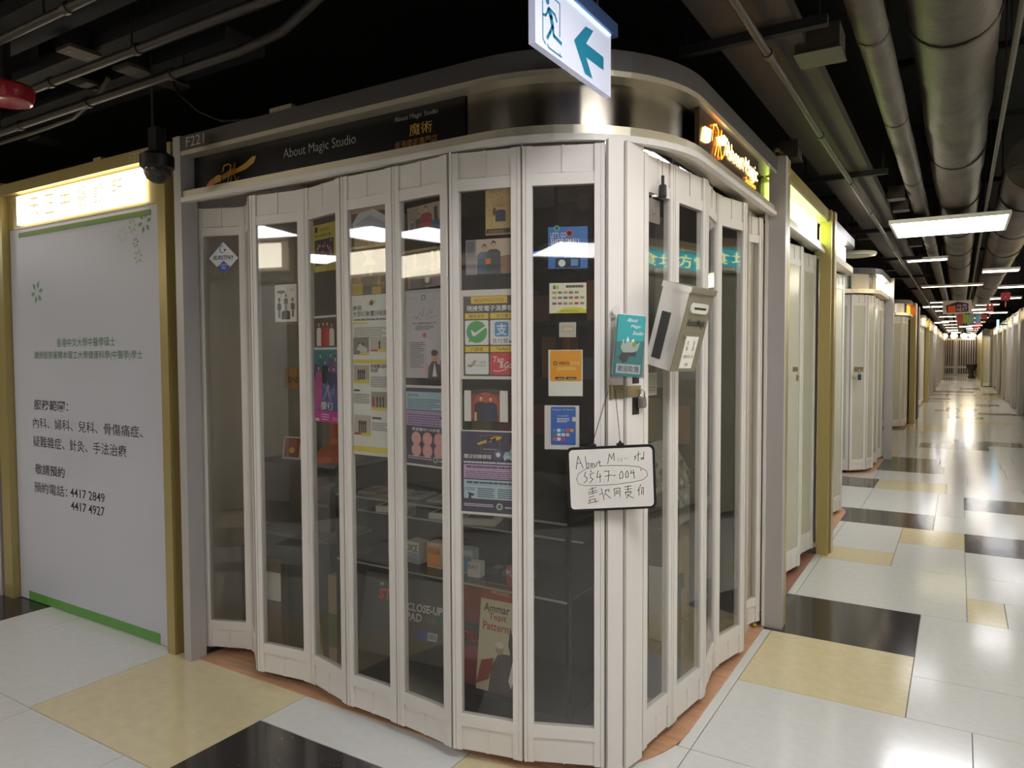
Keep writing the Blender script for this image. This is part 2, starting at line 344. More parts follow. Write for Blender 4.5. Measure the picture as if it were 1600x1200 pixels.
# ---- folding doors
def leaf(door, A, Bp, pane=glass, al=alu, zt=2.22, zb=.04, name='door_leaf'):
    A = Vector((*A, 0)); Bv = Vector((*Bp, 0)); L = (Bv-A).length; F = frame(A, Bv-A, (0, 0, 1))  # local x along, y up, z outward
    def bx(mb, x0, x1, z0, z1, d0, d1, m): mb.box(x0, x1, z0, z1, d0, d1, m, F)
    s = B(); e = .003
    for sx in (0, 1):
        f = (lambda a, b_: (a, b_)) if not sx else (lambda a, b_: (L-b_, L-a))
        for a, b_, d in ((e, .014, .016), (.0152, .037, .0145)): x = f(a, b_); bx(s, x[0], x[1], zb, zt, -d, d, al)
        x = f(.0, .018); bx(s, x[0], x[1], zb+.004, zt-.004, -.011, .011, rubber)
    o = s.build(name, door)
    x0, x1 = .037, L-.037; xm = L/2
    p = B(); bx(p, x0, x1, zt-.092, zt, -.007, .007, al); bx(p, xm-.005, xm+.005, zt-.092, zt+.001, -.0105, .0105, al); p.build('top_panel', o)
    p = B(); bx(p, x0, x1, zt-.135, zt-.094, -.0125, .0125, al); p.build('rail', o)
    p = B(); bx(p, x0, x1, zb+.09, zb+.135, -.0125, .0125, al); p.build('rail', o)
    p = B(); bx(p, x0, x1, zb, zb+.088, -.007, .007, al); bx(p, xm-.004, xm+.004, zb-.001, zb+.088, -.0095, .0095, al); p.build('bottom_panel', o)
    p = B(); bx(p, x0-.004, x1+.004, zb+.13, zt-.13, .0045, .0085, pane); p.build('glass_pane', o)
    return o
NL = [(-3.215, 2.264), (-2.965, 2.36), (-2.748, 2.213), (-2.44, 2.252), (-2.153, 2.187), (-1.87, 2.176), (-1.582, 2.145), (-1.314, 2.205), (-1.048, 2.318)]
NR = [(-.983, 2.475), (-.955, 2.725), (-.918, 3.017), (-.957, 3.32), (-.896, 3.593), (-.985, 3.86), (-.922, 4.05)]
dl = thing('folding_door', 'white framed folding glass door wing left of the corner lock post, covered in posters', 'door', (-2.1, 2.2, .04))
dr = thing('folding_door', 'white framed folding glass door wing right of the corner lock post, facing the corridor', 'door', (-.94, 3.2, .04))
for a, b_ in zip(NL, NL[1:]): leaf(dl, a, b_)
for a, b_ in zip(NR, NR[1:]): leaf(dr, a, b_)
def stile(door, A, Bp, name, d=.017):
    A = Vector((*A, 0)); Bv = Vector((*Bp, 0)); L = (Bv-A).length; F = frame(A, Bv-A, (0, 0, 1))
    return B().box(.001, L-.001, .02, 2.235, -d, d, alu, F).box(-.003, .002, .03, 2.23, -d+.006, d-.008, rubber, F).build(name, door)
stile(dl, (-1.046, 2.320), (-1.006, 2.363), 'lock_stile'); stile(dr, (-1.004, 2.367), (-.984, 2.472), 'lock_stile')
# hangers between the leaves and the track
for k, (x, y) in enumerate(NL[2:]+NR[:5]):
    B().tube([(x, y, 2.19), (x, y, 2.228)], .005, chrome, 6).build('hanger_pin', dl if k < 7 else dr)

# ================================================================== CLINIC FRONT (left neighbour)
cf_ = thing('shopfront_frame', 'champagne gold frame around the white clinic panel', 'shopfront', (-4.2, 2.2, 0))
B().box(-3.384, -3.321, 2.163, 2.30, 0, 2.53, gold).build('post', cf_)
B().box(-5.075, -4.97, 2.163, 2.26, 0, 2.53, gold).build('post', cf_)
B().box(-5.16, -5.095, 2.155, 2.24, 0, 2.53, silver).build('post', cf_)
hb2 = B().box(-5.16, -3.26, 2.158, 2.32, 2.468, 2.532, gold).build('header_beam', cf_)
B().text('F222', -3.60, 2.478, .044, M('pale grey lettering', '#b9b5ae'), frame((0, 2.1575, 0), (1, 0, 0), (0, 0, 1)), w=.13, z=.0005).build('unit_number', hb2)
B().box(-4.97, -3.384, 2.20, 2.26, 2.266, 2.468, gold).build('sign_recess', cf_)
B().box(-3.321, -3.236, 2.24, 2.30, 0, 2.5, gold).build('side_filler', cf_)
B().box(-3.955, -3.885, 2.17, 2.2, 2.532, 2.553, M('beige clip', '#a89c80')).build('clip', cf_)
B().box(-2.565, -2.43, 2.17, 2.2, 2.54, 2.566, M('beige clip', '#a89c80')).build('clip', shopfr)
lb = thing('lightbox_sign', 'glowing warm white clinic lightbox with faint gold characters', 'sign', (-4.15, 2.19, 2.29))
B().box(-4.82, -3.535, 2.182, 2.2, 2.285, 2.452, M('glowing lightbox face', '#fffaf0', .5, var=0, emit=3.2, emitcol='#ffefcf')).build('face', lb)
b = B(); T = frame((0, 2.1815, 0), (1, 0, 0), (0, 0, 1)); pg = M('pale gold lit print', '#c9a24a', .5, var=0, emit=.35, emitcol='#f0d890')
for k, ch in enumerate('天正中醫診所'): B().text(ch, -4.66+k*.17, 2.315, .11, pg, T, w=.10, z=.0006).build('character', lb)
cp = thing('clinic_panel', 'white clinic notice panel with green strips and black Chinese lettering', 'panel', (-4.2, 2.21, 0))
B().box(-4.965, -3.40, 2.205, 2.222, .004, 2.268, M('white laminate panel', '#bdbdc4', .38, var=.02, scale=1.5)).build('board', cp)
T = frame((0, 2.2045, 0), (1, 0, 0), (0, 0, 1)); gr1 = M('green strip', '#5d9344', .45, var=.05); gr2 = M('dull green strip', '#62803f', .45, var=.05)
B().box(-4.86, -3.51, 2.2025, 2.205, .006, .058, gr1).build('green_strip', cp)
B().box(-4.85, -3.505, 2.2025, 2.205, 2.214, 2.243, gr2).build('green_strip', cp)
dk = M('dark green ink', '#4d7a5a', .5, var=0); bk = M('charcoal ink', '#3b3a3c', .5, var=0)
b = B()
def line(px, s, x0, x1, y, h, m, bold=0, shear=0): B().text(s, x0, y, h, m, T, w=x1-x0, z=.0006, bold=bold, shear=shear).build('text_line', cp)
line(0, '香港中文大學中醫學碩士', -4.451, -3.853, 1.553, .050, dk, .004)
line(0, '澳洲皇家墨爾本理工大學健康科學(中醫學)學士', -4.711, -3.604, 1.478, .052, dk, .004)
line(0, '服務範圍：', -4.737, -4.35, 1.18, .062, bk, .012, .12)
line(0, '內科、婦科、兒科、骨傷痛症、', -4.751, -3.62, 1.070, .064, bk, .004)
line(0, '疑難雜症、針灸、手法治療', -4.755, -3.774, .957, .067, bk, .004)
line(0, '敬請預約', -4.746, -4.409, .792, .064, bk, .012, .1)
line(0, '預約電話：', -4.76, -4.385, .681, .064, bk, .004)
line(0, '4417 2849', -4.350, -3.994, .692, .052, bk, .01)
line(0, '4417 4927', -4.348, -3.998, .615, .052, bk, .01)
def flower(x, z, r, m):
    b = B()
    for k in range(6):
        a = k*PI/3+.2; b.flat([(x+r*(.28*math.cos(a)+.0*math.sin(a)), z+r*.28*math.sin(a)), (x+r*(.65*math.cos(a)-.2*math.sin(a)), z+r*(.65*math.sin(a)+.2*math.cos(a))), (x+r*math.cos(a), z+r*math.sin(a)), (x+r*(.65*math.cos(a)+.2*math.sin(a)), z+r*(.65*math.sin(a)-.2*math.cos(a)))], .0006, m, T)
    b.build('flower_motif', cp)
f1 = M('flower green', '#5f8f66'); f2 = M('flower pale green', '#93b287'); f3 = M('flower grey green', '#b0bca8'); f4 = M('flower faint', '#bdc4ba')
for x, z, r, m in ((-3.559, 2.183, .06, f1), (-3.667, 2.174, .042, f2), (-3.756, 2.136, .05, f3), (-3.552, 2.088, .04, f4), (-3.642, 2.086, .03, f1), (-3.714, 2.039, .03, f4), (-3.623, 2.012, .042, f2), (-3.55, 2.01, .03, f4), (-4.657, 1.878, .07, f1)): flower(x, z, r, m)

# ================================================================== POSTERS BEHIND THE DOOR GLASS
PANEL = {i: (NL[i], NL[i+1]) for i in range(8)}; PANEL.update({8+i: (NR[i], NR[i+1]) for i in range(6)})
def C_(h):
    if 'print '+h not in MATS:
        c = [min(.82, v*1.3) for v in lin(h)]; g = ''.join('%02x' % round(255*(12.92*v if v < .0031308 else 1.055*v**(1/2.4)-.055)) for v in c); M('print '+h, '#'+g, .45, var=0)
    return MATS['print '+h]
class Poster:
    def __init__(s, pan, u0, u1, z0, z1, name, label, cat='poster', group=None, pap='dcd9d4', off=.0005, tilt=0, margin=0, bulge=0):
        A, Bp = PANEL[pan]; A = Vector((*A, 0)); d = (Vector((*Bp, 0))-A).normalized(); n = Vector((d.y, -d.x, 0))   # n points out of the shop
        s.w = u1-u0; s.h = z1-z0
        up = Vector((0, 0, 1)); c = A+d*(u0+u1)/2-n*off+Vector((0, 0, (z0+z1)/2))
        dx = d*math.cos(tilt)+up*math.sin(tilt); dy = -d*math.sin(tilt)+up*math.cos(tilt)
        s.T = frame(c-dx*s.w/2-dy*s.h/2, dx, dy)
        s.o = thing(name, label, cat, s.T @ Vector((s.w/2, 0, 0)), group)
        s.pap = B().box(0, s.w, 0, s.h, -.0012, 0, C_(pap), s.T).build('sheet', s.o)
        s.b = B(); s.t = B(); s.z = .0003
    def _z(s): s.z += .00002; return s.z
    def rect(s, x0, y0, x1, y1, c, z=None): s.b.flat([(x0*s.w, y0*s.h), (x1*s.w, y0*s.h), (x1*s.w, y1*s.h), (x0*s.w, y1*s.h)], z or s._z(), C_(c), s.T); return s
    def rrect(s, x0, y0, x1, y1, c, r=.012):
        X0, X1, Y0_, Y1 = x0*s.w, x1*s.w, y0*s.h, y1*s.h; p = []
        for cx, cy, a in ((X1-r, Y0_+r, -PI/2), (X1-r, Y1-r, 0), (X0+r, Y1-r, PI/2), (X0+r, Y0_+r, PI)):
            p += [(cx+r*math.cos(a+k*PI/8), cy+r*math.sin(a+k*PI/8)) for k in range(5)]
        s.b.flat(p, s._z(), C_(c), s.T); return s
    def ell(s, cx, cy, r, c, ry=None): s.b.ell(cx*s.w, cy*s.h, r*s.w, (ry*s.h if ry else r*s.w), s._z(), C_(c), s.T); return s
    def poly(s, pts, c): s.b.flat([(x*s.w, y*s.h) for x, y in pts], s._z(), C_(c), s.T); return s
    def line(s, pts, wd, c): s.b.stroke([(x*s.w, y*s.h) for x, y in pts], wd, s._z(), C_(c), s.T); return s
    def txt(s, body, x, y, h, c, w=None, bold=0, align='L', shear=0, res=2):
        s.t.text(body, x*s.w, y*s.h, h*s.h, C_(c), s.T, w=w*s.w if w else None, z=s._z()+.0002, bold=bold, align=align, shear=shear, res=res); return s
    def rows(s, x0, x1, y0, y1, n, c, dens=.8, th=.45):               # lines of small print too fine to read
        dy = (y1-y0)/n; zz = s._z()
        for k in range(n):
            x = x0; yy = y1-(k+1)*dy; end = x1-(random.random()*.25*(x1-x0) if k % 3 == 2 else 0)
            while x < end:
                ww = (x1-x0)*random.uniform(.05, .16); s.rect(x, yy, min(x+ww*dens, end), yy+dy*th, c, zz); x += ww
        return s
    def person(s, cx, y0, h, shirt, skin='c99a7c', hair='241a17', wd=.16, legs=None):
        hw = wd; hd = h*.17
        if legs: s.rect(cx-hw*.55, y0, cx-hw*.06, y0+h*.45, legs).rect(cx+hw*.06, y0, cx+hw*.55, y0+h*.45, legs); b0 = y0+h*.4
        else: b0 = y0
        s.poly([(cx-hw, b0), (cx+hw, b0), (cx+hw*.95, y0+h*.66), (cx+hw*.45, y0+h*.74), (cx-hw*.45, y0+h*.74), (cx-hw*.95, y0+h*.66)], shirt)
        rx = hd*s.h/s.w*.40
        s.ell(cx, y0+h*.9, rx*1.12, hair, hd*.58).ell(cx, y0+h*.865, rx*.92, skin, hd*.5); return s
    def done(s, art='printed_artwork'):
        if s.b.v: s.b.build(art, s.o)
        if s.t.v: s.t.build('lettering', s.o)
        return s.o
# --- leaf 1: diamond payment sticker
A, Bp = PANEL[0]; A = Vector((*A, 0)); d = (Vector((*Bp, 0))-A).normalized(); n = Vector((d.y, -d.x, 0))
st = thing('payment_sticker', 'white and blue diamond payment sticker on the leftmost glass leaf', 'sticker', A+d*.146+n*.011+Vector((0, 0, 1.9)))
T = frame(A+d*.146+n*.0115+Vector((0, 0, 1.976)), d, (0, 0, 1)); q = .078
B().prism([(-q, 0), (0, -q), (q, 0), (0, q)], -.0022, -.0006, C_('d5d3d2'), T).build('sheet', st)
b = B(); b.flat([(-.035, -.043), (0, -q), (.035, -.043), (0, -.012)], .0003, C_('3a4da0'), T)
b.stroke([(-.003, .062), (-.017, .055), (-.02, .04), (-.012, .028), (0, .026)], .005, .0004, C_('3e8fb5'), T); b.flat([(0, .045), (.018, .043), (.012, .036), (.004, .028), (.006, .037)], .0005, C_('2f3f78'), T)
b.text('BURSTPAY', -.054, -.008, .021, C_('3a3d52'), T, w=.108, z=.0006, bold=.02, shear=.15); b.text('ACCEPTED', -.022, -.038, .009, C_('e8e8f0'), T, w=.044, z=.0008); b.text('HERE', -.011, -.052, .009, C_('e8e8f0'), T, w=.022, z=.0008)
b.build('printed_artwork', st)
# --- leaf 3: black and white sheet with five performers
p = Poster(2, .128, .252, 1.65, 1.815, 'poster', 'small white poster with black silhouettes of five performers and an umbrella', pap='cfccc8')
for cx, y0, h in ((.2, .1, .55), (.5, .3, .45), (.82, .12, .52)): p.person(cx, y0, h, '2b2827', '565250', wd=.09, legs='2b2827')
p.person(.5, .06, .32, '2b2827', '565250', wd=.2); p.ell(.3, .8, .2, '4a4644', .045); p.line([(.3, .8), (.3, .66)], .003, '4a4644'); p.rows(.7, .92, .82, .9, 3, '7a7570'); p.done()
# --- leaf 4
p = Poster(3, .052, .232, 1.855, 2.055, 'poster', 'yellow poster with a crowded group photograph at the top of the fourth leaf', pap='b9a83c')
p.rect(.1, .84, .24, .96, '2b2a2a').rows(.32, .75, .86, .92, 2, '4a4210').txt('魔術團體活動', .1, .73, .07, '38320e', w=.75)
p.rect(.1, .14, .93, .68, '2b2430')
for k in range(26): p.ell(.16+.72*random.random(), .3+.34*random.random(), .028, random.choice(('c58f78', 'b5434a', 'd9b49c', '8a2f38')), .03)
for k in range(7): p.ell(.2+.6*random.random(), .2+.1*random.random(), .05, random.choice(('22202a', '3a3540', 'd0c4ba')), .05)
p.poly([(.12, 0), (.6, 0), (.6, .1), (.12, .12)], 'c7b766'); p.done()
p = Poster(3, .055, .23, 1.537, 1.668, 'photograph', 'group photograph of people in red and white stuck above the magenta show poster', 'photo', pap='5b4d4a')
for cx, c in ((.22, 'd8cfc8'), (.42, 'a63b3b'), (.6, 'b84a44'), (.8, 'cfc8c2')): p.person(cx, .02, random.uniform(.7, .85), c, wd=.11)
p.rect(0, .93, 1, 1, 'd6d2cc'); p.done()
p = Poster(3, .05, .235, 1.213, 1.533, 'poster', 'teal and magenta show poster with many performers on the fourth leaf', pap='4d6f80')
p.rect(0, .78, 1, .97, '3c7f86').rect(0, .97, 1, 1, 'd9d5cf')
p.poly([(0, .5), (.35, .62), (1, .45), (1, .78), (0, .78)], '4b4a66').poly([(0, .14), (.3, .2), (.35, .5), (0, .58)], 'b8539a').poly([(.35, .2), (1, .14), (1, .6), (.5, .56)], '5d5f97')
for cx, y0, h, c in ((.28, .6, .33, '3a6470'), (.72, .62, .32, '5d5a8a'), (.92, .55, .34, '7d5d88'), (.48, .52, .32, '2a2630'), (.2, .46, .3, 'a94f86'), (.64, .48, .26, '3d4358'), (.84, .45, .3, '4a4a78')): p.person(cx, y0, h, c, 'd0a088', wd=.14)
for k in range(12): p.line([(.3+.6*random.random(), .28+.1*random.random()), (.4+.5*random.random(), .45+.1*random.random())], .0025, random.choice(('b9b6d8', 'd8a4cc', '7f86c0')))
p.rect(0, 0, 1, .15, 'c23f9a').txt('魔幻', .28, .16, .12, 'e8e4ea', w=.5, bold=.02).rows(.3, .62, .03, .13, 3, 'f0d4ea').rect(.02, .01, .2, .045, 'efe6ee').txt('2022', .78, .03, .05, 'f3e3f0', w=.2); p.done()
# --- leaf 5
p = Poster(4, .046, .247, 1.742, 2.092, 'poster', 'brown stage photograph poster with a pale dome shape above the white course poster', pap='5a4a3c')
p.rect(0, .93, 1, 1, '9c8470').poly([(.03, .82), (.2, .93), (.6, .96), (.95, .86), (1, .7), (.5, .76), (.05, .72)], 'b9bcc4').poly([(.1, .8), (.5, .9), (.95, .78), (.95, .72), (.5, .76)], '9aa0ae')  # pale blue white dome shape across the top of the print
p.rect(.08, .53, .93, .72, 'a8946a').line([(.3, .54), (.45, .7), (.5, .55), (.55, .7), (.7, .54)], .003, 'c8b890').line([(.2, .6), (.8, .66)], .002, 'c8b890')
p.poly([(.25, .5), (.62, .5), (.55, .42), (.68, .33), (.3, .33), (.42, .42)], 'b8aa94').rect(.75, .4, .92, .5, 'a8603a').rect(0, .3, .28, .48, '3a3836').rect(.68, .22, 1, .4, '463c34')
for k in range(16): p.rect(x := .02+.9*random.random(), yv := .05+.24*random.random(), x+.09, yv+.07, random.choice(('8a6a2e', 'a27c34', '5a4630', 'b08a3a', '6a5a44')))
p.rect(0, 0, .3, .13, 'b39a36').rect(.55, .0, .8, .08, 'b09434'); p.done()
p = Poster(4, .042, .247, 1.095, 1.74, 'poster', 'tall white course poster with yellow bands and five stage photographs', pap='d6d2cd')
p.poly([(.42, .945), (.52, .96), (.66, .965), (.62, .945), (.5, .935)], 'c99638').ell(.54, .95, .045, '3f3528', .017)
p.txt('商務', .03, .905, .032, '3a3632', w=.25, bold=.01).txt('大型幻象魔術程課', .03, .868, .034, '3a3632', w=.93, bold=.012).rows(.06, .95, .842, .856, 1, '6a6560', .9, .8).rect(.02, .82, .46, .832, 'cfbf3a').rows(.06, .93, .735, .805, 7, '5d5854', .92, .4)
def stagephoto(x0, y0, x1, y1, bg, red=True, ppl=3, cap='cabb2e'):
    p.rect(x0, y0, x1, y1, bg)
    if red: p.rect(x0, y0, x0+(x1-x0)*.55, y0+(y1-y0)*.12, '9c2f2c')
    for k in range(ppl):
        cx = x0+(x1-x0)*(.25+.5*(k+.5)/ppl)
        p.rect(cx-.02, y0+(y1-y0)*.12, cx+.02, y0+(y1-y0)*.5, '2b2422').ell(cx, y0+(y1-y0)*.6, .028, '2b2422', (y1-y0)*.14)
    p.rect(x0+(x1-x0)*.4, y0-.004, x1, y0+.014, cap)
stagephoto(.03, .63, .46, .735, '716b66', False, 2); p.poly([(.12, .66), (.4, .63), (.42, .67), (.2, .7)], 'b9b4ae')
stagephoto(.5, .65, .99, .738, 'b3a79c', True, 1)
p.rect(0, .575, 1, .6, 'cbbb34').txt('商務魔術訓練', .5, .545, .026, '3a3632', w=.48, bold=.01).txt('程課', .5, .52, .024, '3a3632', w=.2, bold=.01)
stagephoto(.03, .46, .46, .565, 'a2968c', False, 4); p.rect(.03, .45, .46, .468, 'cabb2e')
p.rows(.5, .98, .43, .5, 6, '5d5854', .92, .4).rows(.03, .46, .325, .39, 6, '5d5854', .92, .4).rect(.03, .4, .2, .412, '4a4642')
stagephoto(.51, .29, .99, .4, '8f8378', False, 3); p.rect(.51, .285, .99, .302, 'cabb2e').rect(.52, .31, .6, .37, '9c2f2c')
stagephoto(.03, .125, .49, .25, 'b0a498', True, 4); p.rows(.52, .98, .16, .215, 5, '5d5854', .92, .4).rect(.53, .23, .78, .243, '4a4642').rect(0, .02, 1, .055, 'cfc03c').rect(.0, 0, 1, .012, 'd6d2cd'); p.done()
# --- leaf 6
p = Poster(5, .07, .245, 1.952, 2.06, 'photograph', 'photograph of a man in a red shirt beside a woman, on the sixth leaf', 'photo', pap='a59786', tilt=.05)
p.rect(0, 0, .35, 1, '8b8074').rect(.68, 0, 1, .4, '3d5f90').rect(.8, .4, .9, .85, '4a4038').person(.36, .0, .75, '4a3a3a', wd=.13).person(.56, 0, .95, '8d2f3a', wd=.18).person(.14, 0, .6, '5a5550', wd=.07); p.done()
p = Poster(5, .065, .245, 1.752, 1.885, 'photograph', 'photograph of seated people under drapes below the red shirt photograph', 'photo', pap='7c6a58', tilt=.04)
for k in range(6): p.poly([(.02+k*.17, .45), (.14+k*.17, .45), (.1+k*.17, 1), (.05+k*.17, 1)], random.choice(('c8a878', 'd8bc90', '8a6a48')))
p.rect(.62, 0, 1, .45, '6d4a68').person(.3, 0, .7, '4c4a4c', wd=.22).person(.55, .05, .6, '3a3838', wd=.16).ell(.58, .2, .07, 'd0ccc8', .08); p.done()
p = Poster(5, .052, .25, 1.412, 1.745, 'poster', 'grey line art poster with a man in a suit and bow tie', pap='aaa6aa')
p.rect(.05, 0, .97, .96, 'b4b0b6')
for k in range(40):
    x, yv = .1+.82*random.random(), .55+.38*random.random(); p.line([(x, yv), (x+random.uniform(-.05, .05), yv+random.uniform(-.02, .02))], .0012, '7d787e')
p.line([(.3, .66), (.4, .74), (.48, .7), (.52, .8)], .0015, '6a666c').line([(.58, .68), (.66, .78), (.72, .72), (.78, .84)], .0015, '6a666c').line([(.25, .7), (.35, .68), (.45, .66)], .0015, '6a666c').line([(.6, .66), (.7, .68), (.85, .7)], .0015, '6a666c').ell(.5, .91, .06, '55515a', .03).ell(.5, .91, .04, 'b4b0b6', .02)
p.txt('第一屆魔術師選拔大賽', .22, .61, .02, '3d3a3f', w=.6).rows(.28, .76, .545, .6, 3, '55515a').ell(.52, .485, .05, 'b35a6c', .027).rows(.12, .5, .12, .42, 13, '5a565c', .9, .35)
p.poly([(.6, 0), (.62, .12), (.72, .2), (.8, .18), (.97, .14), (.97, 0)], '35333a').poly([(.72, .02), (.78, .19), (.84, .02)], 'd8d4d2').ell(.78, .235, .085, 'c08a70', .065).ell(.78, .285, .09, '2a2422', .035).rect(.72, .17, .84, .19, '2a2422').poly([(.52, .05), (.6, .04), (.6, .15), (.53, .17)], 'c89a80').rect(.92, .14, .97, .2, '9c3a44'); p.done()
p = Poster(5, .052, .25, 1.075, 1.384, 'poster', 'navy poster with blue and purple text blocks and six pink discs', pap='d0ccc8')
p.rect(0, .025, 1, .97, '33314d').rect(0, .70, 1, .92, '96b7c6').txt('課程特點', .04, .86, .035, '34415a', w=.3).rows(.04, .92, .715, .845, 6, '46566e', .92, .4).rect(0, .5, 1, .69, 'a286b4').rows(.04, .9, .515, .66, 5, '58446c', .92, .4).rect(.9, .6, 1, .63, '2a2740')
p.txt('學習魔術六大好處', .16, .437, .042, 'dcd9e0', w=.74, bold=.01)
for r_ in (0, 1):
    for k in range(3): p.ell(.27+k*.3, .345-r_*.145, .13, 'd18f92').ell(.27+k*.3, .345-r_*.145, .1, 'd99c9d')
p.rows(.05, .68, .09, .14, 2, 'c8c6d4').ell(.78, .1, .06, 'cfe0d0').ell(.78, .1, .045, '3b6e48').rows(.87, .99, .08, .12, 1, 'e0dee8'); p.done()
# --- leaf 7
p = Poster(6, .135, .25, 1.925, 2.09, 'poster', 'tan vintage style poster with ornamental scrollwork at the top of the seventh leaf', pap='b39a6c', off=.006)
for k in range(60):
    x, yv = .04+.92*random.random(), .2+.76*random.random()
    if .25 < x < .8 and .3 < yv < .75: continue
    p.line([(x, yv), (x+random.uniform(-.07, .07), yv+random.uniform(-.04, .04))], .0016, '6a5434')
for k in range(9): a = PI*(.15+.7*k/8); p.line([(.5+.1*math.cos(a), .55+.08*math.sin(a)), (.5+.28*math.cos(a), .55+.22*math.sin(a))], .0014, '6d5838')
p.person(.5, .28, .34, '3d4450', 'c49a74', wd=.17).ell(.3, .5, .06, '5b4632', .08).ell(.9, .5, .08, '4a5560', .05).rect(.03, .03, .82, .13, '40342c').rows(.1, .6, .05, .11, 2, '9a8a6c').rect(.84, .04, .96, .12, '8a7a58'); p.done()
p = Poster(6, .06, .232, 1.787, 1.911, 'photograph', 'photograph of two men, one holding a small orange box, on the seventh leaf', 'photo', pap='b8a898')
p.rect(0, 0, .24, 1, '857e84').rect(.02, .5, .2, .95, '5f5a68').poly([(.78, .5), (1, .53), (1, 0), (.72, 0)], '8c6a5c').person(.42, 0, .86, '3b5270', 'c79a7e', wd=.17).person(.62, 0, .95, '3a4148', 'c79a7e', '33383e', wd=.16).poly([(.45, .27), (.56, .3), (.56, .46), (.44, .44)], 'd2703a'); p.done()
p = Poster(6, .036, .252, 1.411, 1.732, 'poster', 'dark payment methods poster with green, blue and red logos on the seventh leaf', pap='c9c3ba')
p.rect(.06, .035, .995, .93, '45403a').rect(.2, .845, .84, .925, 'd0ae3c').txt('ABOUTMAGICSTUDIO', .25, .865, .035, '5c4c1c', w=.54).txt('現接受電子消費卷', .12, .76, .065, 'e4dfd4', w=.82, bold=.014)
for x0, s_ in ((.09, '微信支付'), (.54, '支付寶')): p.rect(x0, .675, x0+.42, .74, 'd2b03c').txt(s_, x0+.21, .684, .044, '3c3216', align='C', w=.28 if len(s_) > 3 else .21)
for x0, s_ in ((.09, '八達通'), (.54, 'Tap&go')): p.rect(x0, .305, x0+.42, .37, 'd2b03c').txt(s_, x0+.21, .315, .044, '3c3216', align='C', w=.22)
for x0 in (.09, .54): p.rrect(x0, .385, x0+.42, .66, 'd8d5cf', .006)
p.rrect(.09, .02+.035, .51, .29, 'd8d5cf', .006).rrect(.535, .05, .955, .295, 'bf3a3c', .012)
p.ell(.3, .53, .185, '3f9550').poly([(.15, .44), (.16, .41), (.24, .44)], '3f9550').poly([(.19, .56), (.22, .49), (.26, .48), (.48, .585), (.46, .6), (.27, .52)], 'e4e6dc')
p.rrect(.62, .475, .86, .64, '3d86bd', .008).txt('支', .645, .49, .13, 'eef2f4', w=.19, bold=.02).txt('支付寶', .58, .4, .055, '3c3a38', w=.27).rect(.87, .405, .93, .43, '3d6ea8')
p.line([(.13, .15), (.18, .14), (.23, .19), (.28, .21), (.25, .17), (.2, .14), (.15, .165)], .004, '8a7a5e').txt('八達通', .3, .175, .03, '7a7068', w=.16).txt('Octopus', .245, .14, .03, '5a5450', w=.22)
p.txt('Tap', .57, .17, .085, 'f0e6e4', w=.2, shear=.15, bold=.01).txt('&Go', .7, .125, .07, 'f0e6e4', w=.22, shear=.15, bold=.01).line([(.6, .095), (.7, .09), (.82, .115)], .003, 'f0e6e4'); p.done()
p = Poster(6, .05, .218, 1.258, 1.37, 'photograph', 'photograph of two smiling men in dark shirts against red between two white strips', 'photo', pap='cfcac4')
p.rect(.16, 0, .82, 1, '7d3424').rect(.16, .88, .82, 1, '2a1c1c').ell(.5, .5, .3, 'a8482c', .45).rect(.16, 0, .5, .1, '43241c').person(.39, 0, .86, '23252f', 'd8a684', '1d1616', wd=.16).person(.61, 0, .84, '252b48', 'd8a684', '1d1616', wd=.16).rect(.24, .02, .29, .3, 'd8a684'); p.done()
p = Poster(6, .036, .252, .918, 1.226, 'poster', 'navy magic course poster with gold brush logo and pink and blue tables', pap='d0ccc8')
p.rect(0, .03, 1, .985, '34324e').line([(.36, .74), (.36, .945), (.69, .945), (.69, .74), (.36, .74)], .0012, '9a7a3c').poly([(.3, .85), (.42, .88), (.6, .93), (.74, .935), (.7, .9), (.55, .87), (.4, .845), (.31, .825)], 'd0a13e').txt('M', .46, .86, .06, '221e22', w=.16, shear=.2, bold=.01).txt('AboutMagicStudio', .4, .77, .02, 'd8d4dc', w=.24)
for k in range(14): a = 2*PI*k/14; p.line([(.67, .72), (.67+.1*math.cos(a), .72+.07*math.sin(a))], .0012, '8f88c0')
p.ell(.67, .72, .04, 'd8d6ee').poly([(.76, .7), (.8, .76), (.86, .75), (.9, .8), (1, .79), (1, .69), (.9, .66), (.84, .68), (.78, .65)], 'a9c3ce').txt('免費試堂', .8, .715, .035, '4a5f70', w=.2).ell(.94, .86, .04, 'c88a5a', .03).poly([(.88, .8), (1, .8), (.97, .85), (.9, .85)], 'b87c58')
p.txt('魔術訓練課程', .05, .665, .052, 'dcd8e0', w=.5, bold=.008).rows(.05, .98, .61, .64, 1, 'c4c0cc', .92, .7)
p.rect(.05, .43, .98, .595, 'b79aba').rows(.1, .95, .555, .585, 1, '5c4468', .9, .8).line([(.1, .545), (.93, .535)], .001, '5c4468').rows(.08, .95, .44, .53, 4, '6a5076', .9, .5)
p.rect(.05, .19, .98, .415, 'a7bcc6').rows(.1, .95, .37, .4, 1, '3f4c5c', .9, .8).line([(.1, .36), (.95, .35)], .001, '3f4c5c').rows(.3, .6, .21, .33, 5, '47545f', .9, .5).rows(.66, .97, .21, .33, 5, '47545f', .9, .5).rows(.08, .25, .29, .33, 2, '47545f').poly([(.13, .19), (.14, .24), (.12, .265), (.24, .245), (.23, .225), (.18, .22), (.19, .19)], '2e2e34')
p.rows(.05, .58, .1, .14, 2, 'c4c0cc', .9, .5).ell(.69, .11, .055, 'cfdfd0').ell(.69, .11, .04, '3b6e48').rows(.79, .98, .095, .13, 1, 'dcdae4'); p.done()
